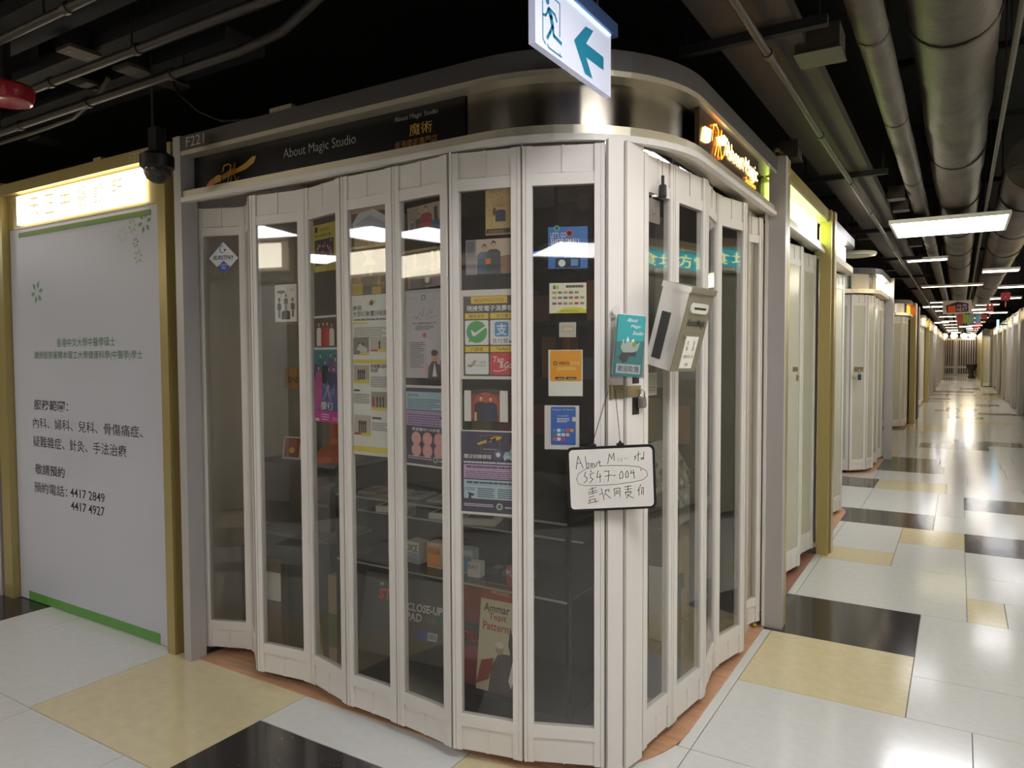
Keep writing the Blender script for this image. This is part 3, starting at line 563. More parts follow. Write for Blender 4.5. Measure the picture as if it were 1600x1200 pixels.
# --- leaf 8
p = Poster(7, .091, .228, 1.798, 1.942, 'shop_sticker', 'blue shop small window sticker with two round badges', 'sticker', pap='3a6aa8')
p.txt("LET'S GO", .06, .74, .13, 'd4dde6', w=.4).txt('SHOP SMALL', .06, .58, .14, 'd4dde6', w=.76, bold=.012).rect(.18, .02, .82, .25, '1c2230').ell(.35, .13, .09, 'c4d2de').rect(.58, .06, .76, .22, '4f86b8').ell(.22, .97, .075, '5fa394').ell(.22, .97, .045, '2b5a52').ell(.54, .84, .09, 'c04a50').ell(.54, .84, .06, '1c1818'); p.done()
p = Poster(7, .095, .224, 1.643, 1.748, 'payment_card', 'cream card with rows of small payment logos and a yellow corner', 'sticker', pap='cfcbb4')
p.poly([(.12, 0), (.4, .17), (.75, .2), (1, .12), (1, 0)], 'c9c03a').rect(.1, .8, .17, .92, '3f6a86').rect(.18, .8, .25, .92, 'a9b03a').rows(.45, .92, .84, .93, 1, '45413a', .9, .9)
for r_, n_ in ((.64, 5), (.47, 6), (.28, 6)):
    for k in range(n_): p.rect(.08+k*.15, r_, .19+k*.15, r_+.08, random.choice(('6a6a66', '3a5f98', '9a8a6a', 'b04a3c', '7d7d78')))
p.rows(.3, .8, .04, .12, 2, '8a7f2c'); p.done()
p = Poster(7, .129, .188, 1.559, 1.611, 'notice_card', 'tiny grey card with a framed label below the payment card', 'sticker', pap='a9a89c'); p.rect(.2, .38, .85, .72, '5a4c3c').rect(.22, .4, .83, .7, 'c0a890'); p.done()
p = Poster(7, .091, .211, 1.353, 1.515, 'payment_card', 'orange and white loyalty card on the eighth leaf', 'sticker', pap='d8d2c8')
p.rrect(.05, .32, .97, .985, 'd98f1c', .006).ell(.2, .71, .06, '3c2a14').ell(.2, .71, .035, 'd98f1c').txt('HERO', .3, .68, .065, '3a2814', w=.33, bold=.02).txt('PLUS', .64, .68, .065, 'ecd8a4', w=.27).rows(.25, .8, .57, .64, 2, 'e8c880', .9, .5).rrect(.2, .36, .47, .415, '2a2018', .003).rrect(.51, .36, .82, .415, '2a2018', .003).rows(.27, .44, .375, .4, 1, 'd8d2c8').rows(.58, .79, .375, .4, 1, 'd8d2c8'); p.done()
p = Poster(7, .077, .199, 1.165, 1.32, 'payment_card', 'blue payment card with small square logos on a white sheet', 'sticker', pap='c9c5c0')
p.rrect(.18, .1, .9, .97, '2f5fae', .005).txt('Alipay+ & More', .22, .88, .04, 'd8e2f0', w=.62).txt('WE ACCEPT', .38, .745, .035, 'd8e2f0', w=.32).rows(.36, .72, .62, .73, 3, 'd8e2f0', .9, .5).rect(.8, .64, .9, .74, 'cfc0b4')
cl = ('4a7ab8', 'dfe4e8', '5a86b0', 'd85a4a', 'd8a03c', '3c8a58', 'e0e4e8', 'd8dce4', 'e0b8ac', 'd05a5a', 'd8dce4', 'c83a5a')
for k in range(12): p.rect(.24+(k % 5 if k < 5 else (k-5) % 4)*.125, .4-(0 if k < 5 else 1 if k < 9 else 2)*.1, .24+(k % 5 if k < 5 else (k-5) % 4)*.125+.1, .47-(0 if k < 5 else 1 if k < 9 else 2)*.1, cl[k])
p.done()
# --- leaf 9 (right wing)
p = Poster(8, .062, .165, 1.985, 2.072, 'switch_plate', 'mauve grey plastic plate behind the first leaf right of the lock post', 'plate', pap='8f8280', off=.006); p.ell(.52, .46, .12, '6a5e5c').rect(.5, .4, .56, .6, 'c8c0ba'); p.done()
p = Poster(8, .05, .135, 1.345, 1.43, 'notice_card', 'grey notice sheet behind the glass just right of the lock post', 'notice', pap='a8a39c'); p.rect(.08, .1, .92, .9, '8f8a84').rows(.14, .86, .2, .45, 2, '4a4642'); p.done()

# ================================================================== THINGS HUNG ON THE LOCK POST
# whiteboard on a cord
T = frame((-1.010, 2.286, 1.075), (.852, .523, .04), (0.02, -.012, 1)); W, H = .302, .222
wb = thing('whiteboard', 'small hanging whiteboard with handwritten phone number', 'whiteboard', (-1.028, 2.321, .95))
def rr(w, h, r, n=5):
    p = []
    for cx, cy, a in ((w/2-r, -h/2+r, -PI/2), (w/2-r, h/2-r, 0), (-w/2+r, h/2-r, PI/2), (-w/2+r, -h/2+r, PI)): p += [(cx+r*math.cos(a+k*PI/2/n), cy+r*math.sin(a+k*PI/2/n)) for k in range(n+1)]
    return p
B().prism(rr(W, H, .02), -.006, .002, black, T).build('frame', wb)
B().prism(rr(W-.017, H-.017, .014), .001, .003, M('glossy whiteboard', '#dcd8d0', .2, var=.02), T).build('writing_surface', wb)
b = B(); mk = M('black marker', '#4a4641', .5, var=0); mf = M('faded marker', '#b5b0a8', .5, var=0)
def S(pts, wd=.0022, m=mk): b.stroke([((x/1385-.5)*W*1.06+.002, (.5-y/1200)*H*1.16+.002) for x, y in pts], wd, .0036, m, T)
S([(165, 440), (200, 230), (270, 430)]); S([(180, 350), (245, 340)]); S([(305, 240), (325, 430)]); S([(325, 360), (360, 350), (350, 420), (320, 425)]); S([(385, 360), (410, 355), (405, 410), (380, 405), (390, 360)]); S([(430, 355), (440, 405), (470, 395), (475, 345)]); S([(505, 310), (520, 410), (545, 400)]); S([(485, 350), (535, 340)])
S([(635, 375), (665, 215), (695, 300), (730, 205), (735, 330)]); S([(770, 300), (800, 285), (795, 330), (770, 330), (810, 335)], .0016, mf); S([(830, 300), (825, 340), (850, 290), (845, 355)], .0016, mf); S([(880, 285), (885, 320)], .0016, mf); S([(925, 280), (900, 300), (925, 320)], .0016, mf)
S([(1065, 265), (1030, 280), (1055, 300), (1025, 330)]); S([(1095, 200), (1085, 355)]); S([(1070, 255), (1125, 235)]); S([(1130, 300), (1135, 330), (1150, 300)]); S([(1170, 320), (1155, 300), (1165, 330), (1175, 205)])
S([(460, 420), (300, 445), (200, 510), (165, 600), (190, 680), (280, 710), (500, 718), (760, 710), (1000, 685), (1150, 655), (1220, 590), (1200, 510), (1100, 445), (900, 415), (700, 405), (545, 405)], .0016)
S([(300, 490), (285, 560), (325, 590), (310, 640), (270, 665)]); S([(380, 465), (385, 500)]); S([(425, 510), (370, 530), (375, 590), (410, 610), (360, 670)]); S([(490, 475), (465, 590), (535, 570)]); S([(515, 530), (515, 660)]); S([(580, 495), (650, 490), (630, 660)]); S([(590, 575), (690, 555)]); S([(705, 570), (745, 565)])
S([(835, 500), (800, 560), (810, 625), (850, 610), (855, 540), (835, 500)]); S([(915, 500), (890, 560), (900, 612), (930, 600), (935, 530), (915, 500)]); S([(980, 500), (970, 545), (1030, 530)]); S([(1010, 490), (1022, 630)]); S([(1120, 480), (1125, 510)])
S([(345, 780), (450, 745)]); S([(335, 825), (460, 790)]); S([(335, 855), (470, 820)]); S([(390, 740), (400, 850)]); S([(340, 905), (420, 880)]); S([(330, 950), (440, 930)]); S([(320, 1000), (480, 965)]); S([(350, 950), (350, 990)]); S([(430, 930), (435, 990)])
S([(525, 770), (565, 955)]); S([(495, 870), (540, 840)]); S([(580, 800), (640, 790), (635, 830)]); S([(590, 860), (660, 930)]); S([(600, 790), (570, 880)])
S([(715, 780), (725, 900)]); S([(715, 785), (800, 770), (800, 910)]); S([(745, 820), (775, 815), (775, 860), (745, 860), (745, 820)]); S([(870, 760), (970, 745)]); S([(880, 800), (975, 790)]); S([(920, 740), (925, 850)]); S([(870, 850), (970, 840)]); S([(890, 830), (885, 890)]); S([(960, 830), (965, 870)]); S([(900, 880), (1000, 945)]); S([(950, 870), (890, 940)])
S([(1115, 730), (1060, 840)]); S([(1085, 800), (1080, 905)]); S([(1110, 790), (1150, 780), (1145, 900)]); S([(1125, 810), (1120, 890)])
b.build('handwriting', wb)
for x in (-.06, .034): B().box(x-.012, x+.012, H/2-.006, H/2+.008, -.008, .006, black, T).lathe([(.005, 0), (.007, .004), (.004, .012)], black, T=T @ Matrix.Translation((x, H/2+.004, 0)) @ Matrix.Rotation(-PI/2, 4, 'X'), n=8).build('clip', wb)
hp = Vector((-1.033, 2.312, 1.386))
for x in (-.06, .034): B().tube([T @ Vector((x, H/2+.012, 0)), hp+Vector((.02*(x > 0), .012*(x > 0), -.01))], .0013, black, 6).build('cord', wb)
# hasp and padlock
F = frame((-1.004, 2.367, 0), (.02, .105, 0), (0, 0, 1)); F0 = frame((-1.046, 2.320, 0), (.04, .043, 0), (0, 0, 1))
brass = M('dull brass', '#9c8f6a', .35, metal=.7, var=.1, scale=20)
hs = thing('hasp', 'brass coloured hasp across the corner lock stiles', 'hasp', (-1.0, 2.36, 1.35))
B().box(.004, .056, 1.345, 1.392, .017, .021, brass, F0).tube([F0 @ Vector((.012, 1.343, .022)), F0 @ Vector((.012, 1.394, .022))], .005, brass, 8).build('hinge_plate', hs)
B().box(-.004, .085, 1.349, 1.388, .018, .0215, brass, F).tube([F @ Vector((.058, 1.372, .03)), F @ Vector((.07, 1.372, .036)), F @ Vector((.082, 1.372, .03))], .0035, chrome, 6).build('strap', hs)
pl = thing('padlock', 'grey push button padlock hanging from the brass hasp', 'padlock', (-.985, 2.43, 1.30))
B().cbox(.058, .094, 1.308, 1.346, .026, .042, M('grey padlock body', '#7d7a76', .35, metal=.5), F).build('body', pl)
B().tube([F @ Vector((x, z, .034)) for x, z in ((.063, 1.344), (.063, 1.362), (.069, 1.371), (.082, 1.371), (.089, 1.362), (.089, 1.344))], .003, chrome, 8).build('shackle', pl, smooth=True)
b = B()
for r_ in range(4):
    for k in range(2): b.box(.066+k*.011, .073+k*.011, 1.314+r_*.0075, 1.319+r_*.0075, .042, .0435, mgrey, F)
b.build('buttons', pl)
bt = M('black tape', '#211d1b', .6, var=0)
B().box(.035, .078, 1.395, 1.425, .0165, .018, bt, F).build('tape_patch', label='black tape square on the lock stile above the padlock', cat='tape')
B().box(.035, .078, 1.285, 1.346, .0165, .018, bt, F).build('tape_patch', label='black tape strip on the lock stile behind the padlock', cat='tape')
# leaflet holder with teal leaflets
T = frame((-1.004, 2.277, 1.424), (.845, .53, -.02), (.03, .03, 1))
lh = thing('leaflet_holder', 'clear acrylic leaflet holder fixed to the lock post', 'holder', T @ Vector((.05, 0, -.02)))
B().box(-.006, .106, -.006, .002, -.016, .012, acrylic, T).box(-.006, -.003, 0, .16, -.016, .012, acrylic, T).box(.103, .106, 0, .16, -.016, .012, acrylic, T).box(-.006, .106, 0, .12, .010, .012, acrylic, T).box(-.006, .106, 0, .2, -.018, -.016, acrylic, T).build('pocket', lh)
B().prism([(.012+.022*math.cos(a)*.55, .225+.018*math.sin(a)) for a in [k*PI/8 for k in range(16)]], -.03, -.018, M('white hook', '#d8d4cc', .3), T).build('hook', lh)
teal = M('teal leaflet', '#3f9c9c', .4, var=.03)
for k in range(3):
    lf = thing('leaflet', ('front teal magic studio leaflet with torn flower picture in the holder', 'second teal leaflet peeking out behind the front one', 'rearmost white leaflet peeking out of the holder')[k], 'leaflet', T @ Vector((.05, 0, 0)), 'leaflets in the acrylic holder')
    T2 = T @ Matrix.Translation((-.003*k+.004, .003+.002*k, .006-.006*k)) @ Matrix.Rotation(-.06-.01*k, 4, 'Z')
    B().box(.0, .094, 0, .205+.002*k, -.002, 0, teal if k < 2 else paper, T2).build('sheet', lf)
    if k == 0:
        b = B()
        for s_, x, yv, w_ in (('About', .03, .185, .035), ('Magic', .044, .163, .033), ('Studio', .052, .142, .036)): b.text(s_, x, yv, .013, C_('dfe8e4'), T2, w=w_, z=.0006, shear=.35)
        b.flat([(.016, .098), (.024, .125), (.03, .108), (.038, .136), (.046, .114), (.058, .13), (.064, .108), (.08, .118), (.074, .09), (.05, .078), (.026, .08)], .0006, C_('c9ccc0'), T2)
        b.flat([(.052, .112), (.066, .12), (.07, .106), (.058, .098)], .0008, C_('a8b84a'), T2).flat([(.01, .062), (.022, .08), (.045, .082), (.07, .084), (.07, .07), (.046, .068), (.04, .05), (.028, .046)], .0009, C_('4a3a38'), T2)
        b.build('printed_artwork', lf)
        B().box(.006, .088, .01, .042, .0008, .0014, C_('d8d6d0'), T2).build('label_strip', lf)
        B().text('歡迎取閱', .012, .016, .02, C_('4a4a48'), T2, w=.07, z=.002, bold=.008).build('lettering', lf)
# tilted metal suggestion box
bxm = M('olive grey box paint', '#8b846f', .38, metal=.3, var=.05); foil = M('crinkled silver foil', '#dcdad6', .3, metal=.85, var=.05, bump=.14, bscale=26, scale=8)
T = frame((-.872, 2.484, 1.437), (.207, .978, -.015), (.2605, -.04, .9646)); w_, h_, d_ = .17, .29, .112
mbx = thing('letter_box', 'tilted silver foil and olive metal letter box hanging on the glass', 'box', (-.88, 2.55, 1.437))
B().box(0, w_, 0, h_, -.003, 0, bxm, T).build('front_panel', mbx)
B().box(0, .003, 0, h_, -d_, -.003, foil, T).build('foil_side', mbx)
B().box(.003, w_, .0, .004, -d_, -.003, champagne, T).box(.003, w_, h_-.004, h_, -d_, -.003, foil, T).box(w_-.003, w_, .004, h_-.004, -d_, -.003, bxm, T).box(.003, w_, .004, h_, -d_-.003, -d_, bxm, T).build('body', mbx)
B().box(-.004, w_+.004, h_-.006, h_+.014, -d_-.003, .006, bxm, T).box(-.006, -.003, h_-.006, h_+.014, -d_-.003, .006, foil, T).build('lid', mbx)
B().box(-.0035, -.001, .03, .2, -.09, -.055, M('dark tape', '#2c302c', .5), T).build('tape_strip', mbx)
b = B(); b.prism([(x+.085, yv+.232) for x, yv in rr(.115, .036, .014)], 0, .006, M('pale slot plate', '#d4d4c8', .35), T); b.prism([(x+.085, yv+.232) for x, yv in rr(.082, .008, .003)], .005, .0064, ink, T); b.build('letter_slot', mbx)
B().text('AboutMagic', .026, .158, .036, ink, T, w=.128, z=.0012, bold=.012).build('lettering', mbx)
b = B(); b.box(.05, .135, .012, .13, 0, .0008, C_('d2cec6'), T)
for k, s_ in enumerate('信箱'): b.text(s_, .062, .098-k*.02, .016, C_('5a564e'), T, w=.014, z=.0014)
for k, s_ in enumerate('投遞'): b.text(s_, .105, .098-k*.02, .016, C_('5a564e'), T, w=.014, z=.0014)
b.text('請將信件投入此箱', .06, .05, .012, C_('5a564e'), T, w=.066, z=.0014); b.text('謝謝', .082, .02, .012, C_('5a564e'), T, w=.022, z=.0014); b.build('address_label', mbx)
b = B(); b.lathe([(.006, 0), (.006, .004)], chrome, T=T @ Matrix.Translation((.032, .13, 0)), n=10).lathe([(.005, 0), (.005, .004)], chrome, T=T @ Matrix.Translation((.032, .115, 0)), n=10); b.build('box_lock', mbx)
# black plug hung over the right leaf
pg_ = thing('hanging_plug', 'black plug hanging on a wire at the top of the first right leaf', 'plug', (-.95, 2.56, 2.06))
B().tube([(-.94, 2.58, 2.215), (-.938, 2.578, 2.14)], .0015, mgrey, 6).build('wire', pg_)
B().lathe([(.006, .075), (.006, .045), (.014, .04), (.015, 0), (.012, -.004)][::-1], black, (-.937, 2.578, 2.075), 12).build('body', pg_)

# ================================================================== INSIDE THE SHOP
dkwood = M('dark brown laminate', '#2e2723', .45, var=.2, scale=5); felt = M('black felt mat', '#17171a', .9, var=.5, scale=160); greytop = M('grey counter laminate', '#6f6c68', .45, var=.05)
dc = thing('display_case', 'low black display case with glass shelves behind the middle leaves', 'display case', (-1.83, 2.65, .006))
B().box(-2.46, -1.24, 2.42, 2.9, .006, .10, blackm).build('base', dc)
B().box(-2.46, -1.24, 2.86, 2.9, .10, .96, dkwood).build('back_panel', dc)
B().box(-2.45, -1.25, 2.42, 2.86, .10, .106, felt).build('mat', dc)
for z in (.56, .76, .86): B().box(-2.45, -1.25, 2.42 if z != .76 else 2.56, 2.86, z-.006, z, acrylic).box(-2.45, -1.25, 2.418 if z != .76 else 2.558, 2.421 if z != .76 else 2.561, z-.007, z+.001, M('pale glass edge', '#9aa39a', .2)).build('glass_shelf', dc)
for x in (-2.45, -1.25): B().box(x-.008, x+.008, 2.42, 2.44, .10, .98, blackm).build('upright', dc)
def boxthing(name, label, cat, x, y, z, w, d, h, c, rot=0, top=None, side=None, group=None, words=None, wc='e0dcd4', wh=.03, band=None):
    t = thing(name, label, cat, (x, y, z), group); T = Matrix.Translation((x, y, z)) @ Matrix.Rotation(rot, 4, 'Z')
    B().cbox(-w/2, w/2, -d/2, d/2, 0, h, C_(c), T, b=min(.003, h*.2)).build('carton', t)
    F = T @ frame((0, -d/2-.0004, 0), (1, 0, 0), (0, 0, 1)); b = B()
    if band: b.flat([(-w/2+.002, h*band[0]), (w/2-.002, h*band[0]), (w/2-.002, h*band[1]), (-w/2+.002, h*band[1])], .0002, C_(band[2]), F)
    if words: b.text(words, 0, h*.55, wh, C_(wc), F, w=w*.8, z=.0005, align='C', bold=.01)
    if top: b.flat([(-w*.38, -d*.38), (w*.38, -d*.38), (w*.38, d*.38), (-w*.38, d*.38)], h+.0003, C_(top), T).ell(0, 0, w*.22, d*.26, h+.0006, C_(side or '8a8478'), T)
    if b.v: b.build('printed_label', t)
    return t
# banknote style packets on the top glass shelf
cols = (('8f887a', '7d6a58', '5c5148'), ('8a7f72', '9a5a50', '5a504a'), ('7f8078', '6a7068', '4c504c'), ('7c7d76', '5c6660', '42463f'), ('907a6c', '8a4a44', '5c4c44'), ('7f7f78', '6a6a60', '4a4a44'))
for k, (c, t_, s_) in enumerate(cols):
    boxthing('card_packet', ('leftmost', 'second from left', 'third from left', 'fourth from left', 'fifth from left', 'rightmost')[k]+' banknote patterned packet on the upper glass shelf', 'packet', -2.33+k*.125+(.03 if k > 2 else 0), 2.56, .861, .105, .15, .008, c, .12, t_, s_, 'banknote packets on the glass shelf')
boxthing('flat_box', 'white edged red card box lying under the banknote packets', 'box', -2.28, 2.64, .761, .15, .13, .028, 'cfc9c0', .25, '7d3a36', 'a05a50')
boxthing('flat_box', 'thin red and white game box lying on the middle glass shelf', 'box', -1.97, 2.64, .761, .14, .12, .026, 'd0cbc2', .15, '6d3630', '8c4c44')
boxthing('flat_box', 'blue topped white game box lying at the right of the middle shelf', 'box', -1.78, 2.64, .761, .15, .14, .03, 'd2cdc4', .3, '4a5478', '5c668c')
boxthing('card_deck', 'grey illustrated trick box tipped on the lower glass shelf', 'deck', -2.22, 2.58, .561, .075, .06, .105, '77767a', -.3, words='POKER', wc='c8c8cc', wh=.02, band=(.08, .5, '5c5c64'))
boxthing('card_deck', 'white dice box on the lower glass shelf', 'deck', -2.085, 2.56, .561, .085, .07, .098, 'b8b2a8', -.12, words='DICE', wc='3c4250', wh=.03, band=(.05, .5, '8c90a4'))
boxthing('card_deck', 'orange flame patterned trick box on the lower glass shelf', 'deck', -1.955, 2.55, .561, .085, .07, .11, 'b7a58c', -.05, words='ERASURE', wc='4a3018', wh=.026, band=(.06, .9, 'c07a2a'))
boxthing('card_deck', 'tall black trick box between the orange and blue boxes', 'deck', -1.875, 2.6, .561, .05, .06, .12, '38322e', .05)
boxthing('card_deck', 'light blue trick box on the lower glass shelf', 'deck', -1.795, 2.55, .561, .07, .06, .105, 'a8b0b4', .1, words='RAIN', wc='40586c', wh=.02, band=(.06, .6, '4a90b4'))
boxthing('card_deck', 'small white card deck beneath the navy course poster', 'deck', -1.735, 2.52, .561, .06, .05, .062, 'b4b0a6', .1, words='DAY', wc='4c5c6c', wh=.018)
boxthing('card_deck', 'small red card deck on the lower shelf edge', 'deck', -1.53, 2.5, .561, .06, .05, .075, 'a04840', -.5, words='K', wc='e0d8d0', wh=.02)
for k in range(3): boxthing('card_deck', 'flat dark deck lying %s on the lower shelf' % ('left', 'in the middle', 'right')[k], 'deck', -1.69+.075*k, 2.62, .561, .065, .09, .018, ('4a4642', '57524c', '3c3936')[k], .2*k, '6a645c', '8a847a')
# close-up pad board, upright in the case
T = frame((-2.405, 2.5, .108), (.99, .1, 0), (0, .22, 1)); cb = thing('close_up_pad', 'large dark grey close-up pad package with bold white and red lettering', 'package', (-2.2, 2.52, .108))
B().box(0, .50, 0, .36, -.006, 0, C_('4d4a46'), T).build('card', cb)
b = B(); b.text('STAR', .085, .245, .05, C_('c8463c'), T, w=.15, z=.0006, bold=.03); b.text('H', .088, .305, .018, C_('c8c4bc'), T, z=.0006)
b.text('CLOSE-UP', .25, .215, .036, C_('cfcac2'), T, w=.19, z=.0006, bold=.02); b.text('PAD', .25, .172, .036, C_('cfcac2'), T, w=.085, z=.0006, bold=.02); b.text('/ 11.16', .345, .176, .026, C_('b87a70'), T, w=.06, z=.0006)
b.flat([(.32, .095), (.42, .095), (.42, .14), (.32, .14)], .0005, C_('3c4a8c'), T).flat([(.375, .1), (.425, .1), (.425, .135), (.375, .135)], .0008, C_('bdb8b0'), T).flat([(.39, .16), (.46, .19), (.45, .27), (.40, .24)], .0003, C_('3f5c48'), T)
for k in range(7): b.flat([(.38+k*.006, .105), (.383+k*.006, .105), (.383+k*.006, .13), (.38+k*.006, .13)], .001, ink, T)
b.build('printed_label', cb)
# books
def book(name, label, x0, x1, y, z0, z1, cover, lean=.12):
    t = thing(name, label, 'book', ((x0+x1)/2, y, z0)); T = frame((x0, y, z0), (1, .02, 0), (0, lean, 1)); w_, h_ = x1-x0, z1-z0
    B().box(0, w_, 0, h_, -.002, 0, C_(cover), T).box(0, w_, 0, h_, -.018, -.016, C_(cover), T).box(0, .003, 0, h_, -.016, -.002, C_(cover), T).build('cover', t)
    B().box(.003, w_-.003, .003, h_-.003, -.016, -.002, paper, T).build('pages', t)
    return t, T, w_, h_
t, T, w_, h_ = book('book', 'magic pattern book with cream and crimson cover leaning in the display case', -1.70, -1.455, 2.46, .107, .545, 'b8ae90')
b = B(); b.flat([(0, h_*.85), (w_, h_*.85), (w_, h_), (0, h_)], .0004, C_('8c3a3c'), T); b.text('MICHAEL AMMAR', .05, h_*.905, .014, C_('cfa8a0'), T, w=.18, z=.0008)
for k, (s_, c, x, ww) in enumerate((('Ammar', '3a342c', .018, .125), ('Topit', '9c3630', .045, .085), ('Pattern', '9c3630', .018, .125))): b.text(s_, x, h_*(.735-.085*k), .034, C_(c), T, w=ww, z=.0008, bold=.012)
b.flat([(.06, 0), (.24, 0), (.24, .13), (.22, .17), (.1, .16), (.07, .1)], .0004, C_('4c3c3a'), T).ell(.105, .18, .019, .025, .0006, C_('9c8a78'), T).ell(.105, .195, .02, .014, .0007, C_('c9c2b4'), T).flat([(.145, .2), (.15, .28), (.165, .23), (.24, .3), (.24, .12), (.18, .1)], .0005, C_('3c3430'), T).flat([(.155, .06), (.17, .14), (.185, .1), (.17, .03)], .0008, C_('d8d2c8'), T).flat([(0, .02), (.06, .05), (.08, .14), (.02, .12)], .0006, C_('8c4a44'), T)
b.build('cover_print', t)
t, T, w_, h_ = book('book', 'crimson book with a black band standing left of the magic pattern book', -1.80, -1.705, 2.475, .107, .53, '7d3234')
b = B(); b.flat([(0, h_*.38), (w_, h_*.38), (w_, h_*.6), (0, h_*.6)], .0004, C_('2a2422'), T); b.text('STILL', .005, h_*.42, .04, C_('b83a30'), T, w=.085, z=.0008, bold=.03); b.build('cover_print', t)
# leaflet rack behind the lock side leaf
lr = thing('leaflet_rack', 'dark leaflet rack holding pale leaflets behind the leaf beside the lock post', 'rack', (-1.12, 2.8, .006))
B().box(-1.235, -1.015, 2.95, 2.97, .006, .75, dkwood).box(-1.235, -1.015, 2.72, 2.97, .30, .31, dkwood).box(-1.235, -1.015, 2.72, 2.73, .31, .36, dkwood).build('rack_body', lr)
for k in range(3): B().box(-1.23+k*.072, -1.165+k*.072, 2.80+.02*k, 2.804+.02*k, .311, .56+.03*k, C_(('a39d86', 'b8b4a8', 'b0aca2')[k])).build('leaflet', label=('wide pale green leaflet at the left of the dark rack', 'narrow white leaflet in the middle of the dark rack', 'narrow white leaflet at the right of the dark rack')[k], cat='leaflet', group='leaflets in the dark rack')
# left counter
lc = thing('counter', 'grey topped counter with dark sides at the left of the shop', 'counter', (-2.8, 2.9, .006))
B().box(-3.06, -2.54, 2.52, 3.1, .95, .97, greytop).build('top', lc)
B().box(-3.04, -2.56, 2.75, 3.08, .006, .95, blackm).build('cabinet', lc)
B().box(-3.06, -2.54, 2.45, 2.75, .60, .62, greytop).build('shelf', lc); B().box(-3.06, -2.54, 2.46, 2.48, .006, .6, C_('3a3a38')).build('front_panel', lc)
fr_ = thing('photo_stand', 'white photo stand with an orange picture on the grey counter', 'picture', (-2.9, 2.55, .97)); T = frame((-2.955, 2.54, .971), (1, .1, 0), (0, .2, 1))
B().box(0, .2, 0, .115, -.008, 0, paper, T).build('stand', fr_); B().flat([(.012, .01), (.11, .01), (.11, .108), (.012, .108)], .0006, C_('7d3a20'), T).ell(.06, .045, .018, .016, .001, C_('d8a030'), T).build('picture', fr_)
B().lathe([(.105, 0), (.1, .03), (.07, .06), (.03, .085), (.022, .11), (.02, .20), (.012, .21)], M('orange plastic', '#c4683c', .45), (-2.66, 2.62, .971), 20).build('orange_cone', label='orange bell shaped cone on the grey counter', cat='cone', loc=(-2.66, 2.62, .971))
boxthing('tall_box', 'narrow red boxed set standing on the counter shelf', 'box', -2.76, 2.6, .621, .05, .12, .27, '7d3434', .2)
boxthing('tall_box', 'grey clear fronted box standing beside the red boxed set', 'box', -2.68, 2.6, .621, .09, .1, .23, '6c6460', .1, words='MAGIC', wc='a8a098', wh=.015)
boxthing('kraft_box', 'kraft box with green framed panels left of the close-up pad', 'box', -2.50, 2.46, .004, .06, .05, .46, '8a7a5a', .05, band=(.25, .6, '3f5a42'))
B().tube([(-2.56, 2.425, .016), (-2.63, 2.445, .36)], .012, M('yellow card tube', '#b89a3c', .5), 8).build('yellow_tube', label='yellow tube leaning behind the fourth leaf', cat='tube', loc=(-2.59, 2.43, .012))
boxthing('carton', 'brown carton with white marks on the floor behind the third leaf', 'box', -2.90, 2.44, .004, .14, .07, .47, '6a5644', .1, band=(.6, .9, 'b8b4ac'))
st_ = thing('product_stand', 'grey product stand with an orange header on the left counter', 'stand', (-2.94, 2.68, .97))
B().box(-3.05, -2.82, 2.67, 2.69, .971, 1.66, C_('8a877f')).box(-3.05, -2.82, 2.62, 2.69, .971, .985, C_('8a877f')).build('panel', st_)
B().box(-3.055, -2.815, 2.655, 2.67, 1.325, 1.43, C_('b07c22')).build('header', st_); B().text('SNICKY', -3.03, 1.355, .032, C_('5a4018'), frame((0, 2.654, 0), (1, 0, 0), (0, 0, 1)), w=.2, z=.0006, bold=.02).build('lettering', st_)
boxthing('storage_bag', 'dark grey storage bag on the floor behind the leftmost leaf', 'bag', -3.137, 2.62, .004, .125, .3, .50, '4a4844', 0)
# right table with goods
rt_ = thing('goods_table', 'grey table of goods along the right hand doors', 'table', (-1.3, 3.6, .006))
B().box(-1.62, -1.10, 3.2, 3.88, .70, .73, C_('8d8a80')).build('top', rt_)
for x in (-1.60, -1.14):
    for y in (3.23, 3.84): B().box(x-.015, x+.015, y-.015, y+.015, .006, .70, dkwood).build('leg', rt_)
B().box(-1.60, -1.12, 3.22, 3.85, .20, .215, C_('6f6a60')).build('lower_shelf', rt_)
for k in range(4):
    t = thing('display_sheet', ('nearest', 'second', 'third', 'farthest')[k]+' printed sheet propped on the goods table', 'sheet', (-1.2, 3.3+k*.16, .73), 'printed sheets on the goods table'); T = frame((-1.16, 3.22+k*.16, .735), (0, 1, 0), (-.6, 0, 1)); h_ = .36
    B().box(0, .15, 0, h_, -.004, 0, C_(('8f948a', '9aa098', '8a8f88', '96978c')[k]), T).build('sheet', t); b = B()
    for j in range(16): x, yv = .02+.08*random.random(), .02+.3*random.random(); b.flat([(x, yv), (x+.05, yv+.015), (x+.045, yv+.035), (x-.005, yv+.02)], .0004+.0001*j, C_(random.choice(('5c625a', 'b8b6aa', '6a4a3c', '74786c', '4a504a'))), T)
    b.build('printed_artwork', t)
boxthing('paper_bag', 'black bag with a gold swirl and white winner lettering on the goods table edge', 'bag', -1.14, 3.085, .50, .2, .12, .34, '2e2a26', 1.45, words='Winner', wc='b8b0a4', wh=.03)
B().box(-1.24, -1.05, 2.98, 3.19, .44, .5, dkwood).box(-1.23, -1.21, 2.99, 3.18, .006, .44, dkwood).box(-1.08, -1.06, 2.99, 3.18, .006, .44, dkwood).build('low_stool', label='low dark stool carrying the black winner bag', cat='stool', loc=(-1.145, 3.085, .006))
boxthing('carton', 'yellow carton on the lower shelf of the goods table', 'box', -1.24, 3.38, .216, .2, .28, .38, 'b39c5c', 0, words='MAGIC', wc='6a5a30', wh=.04)
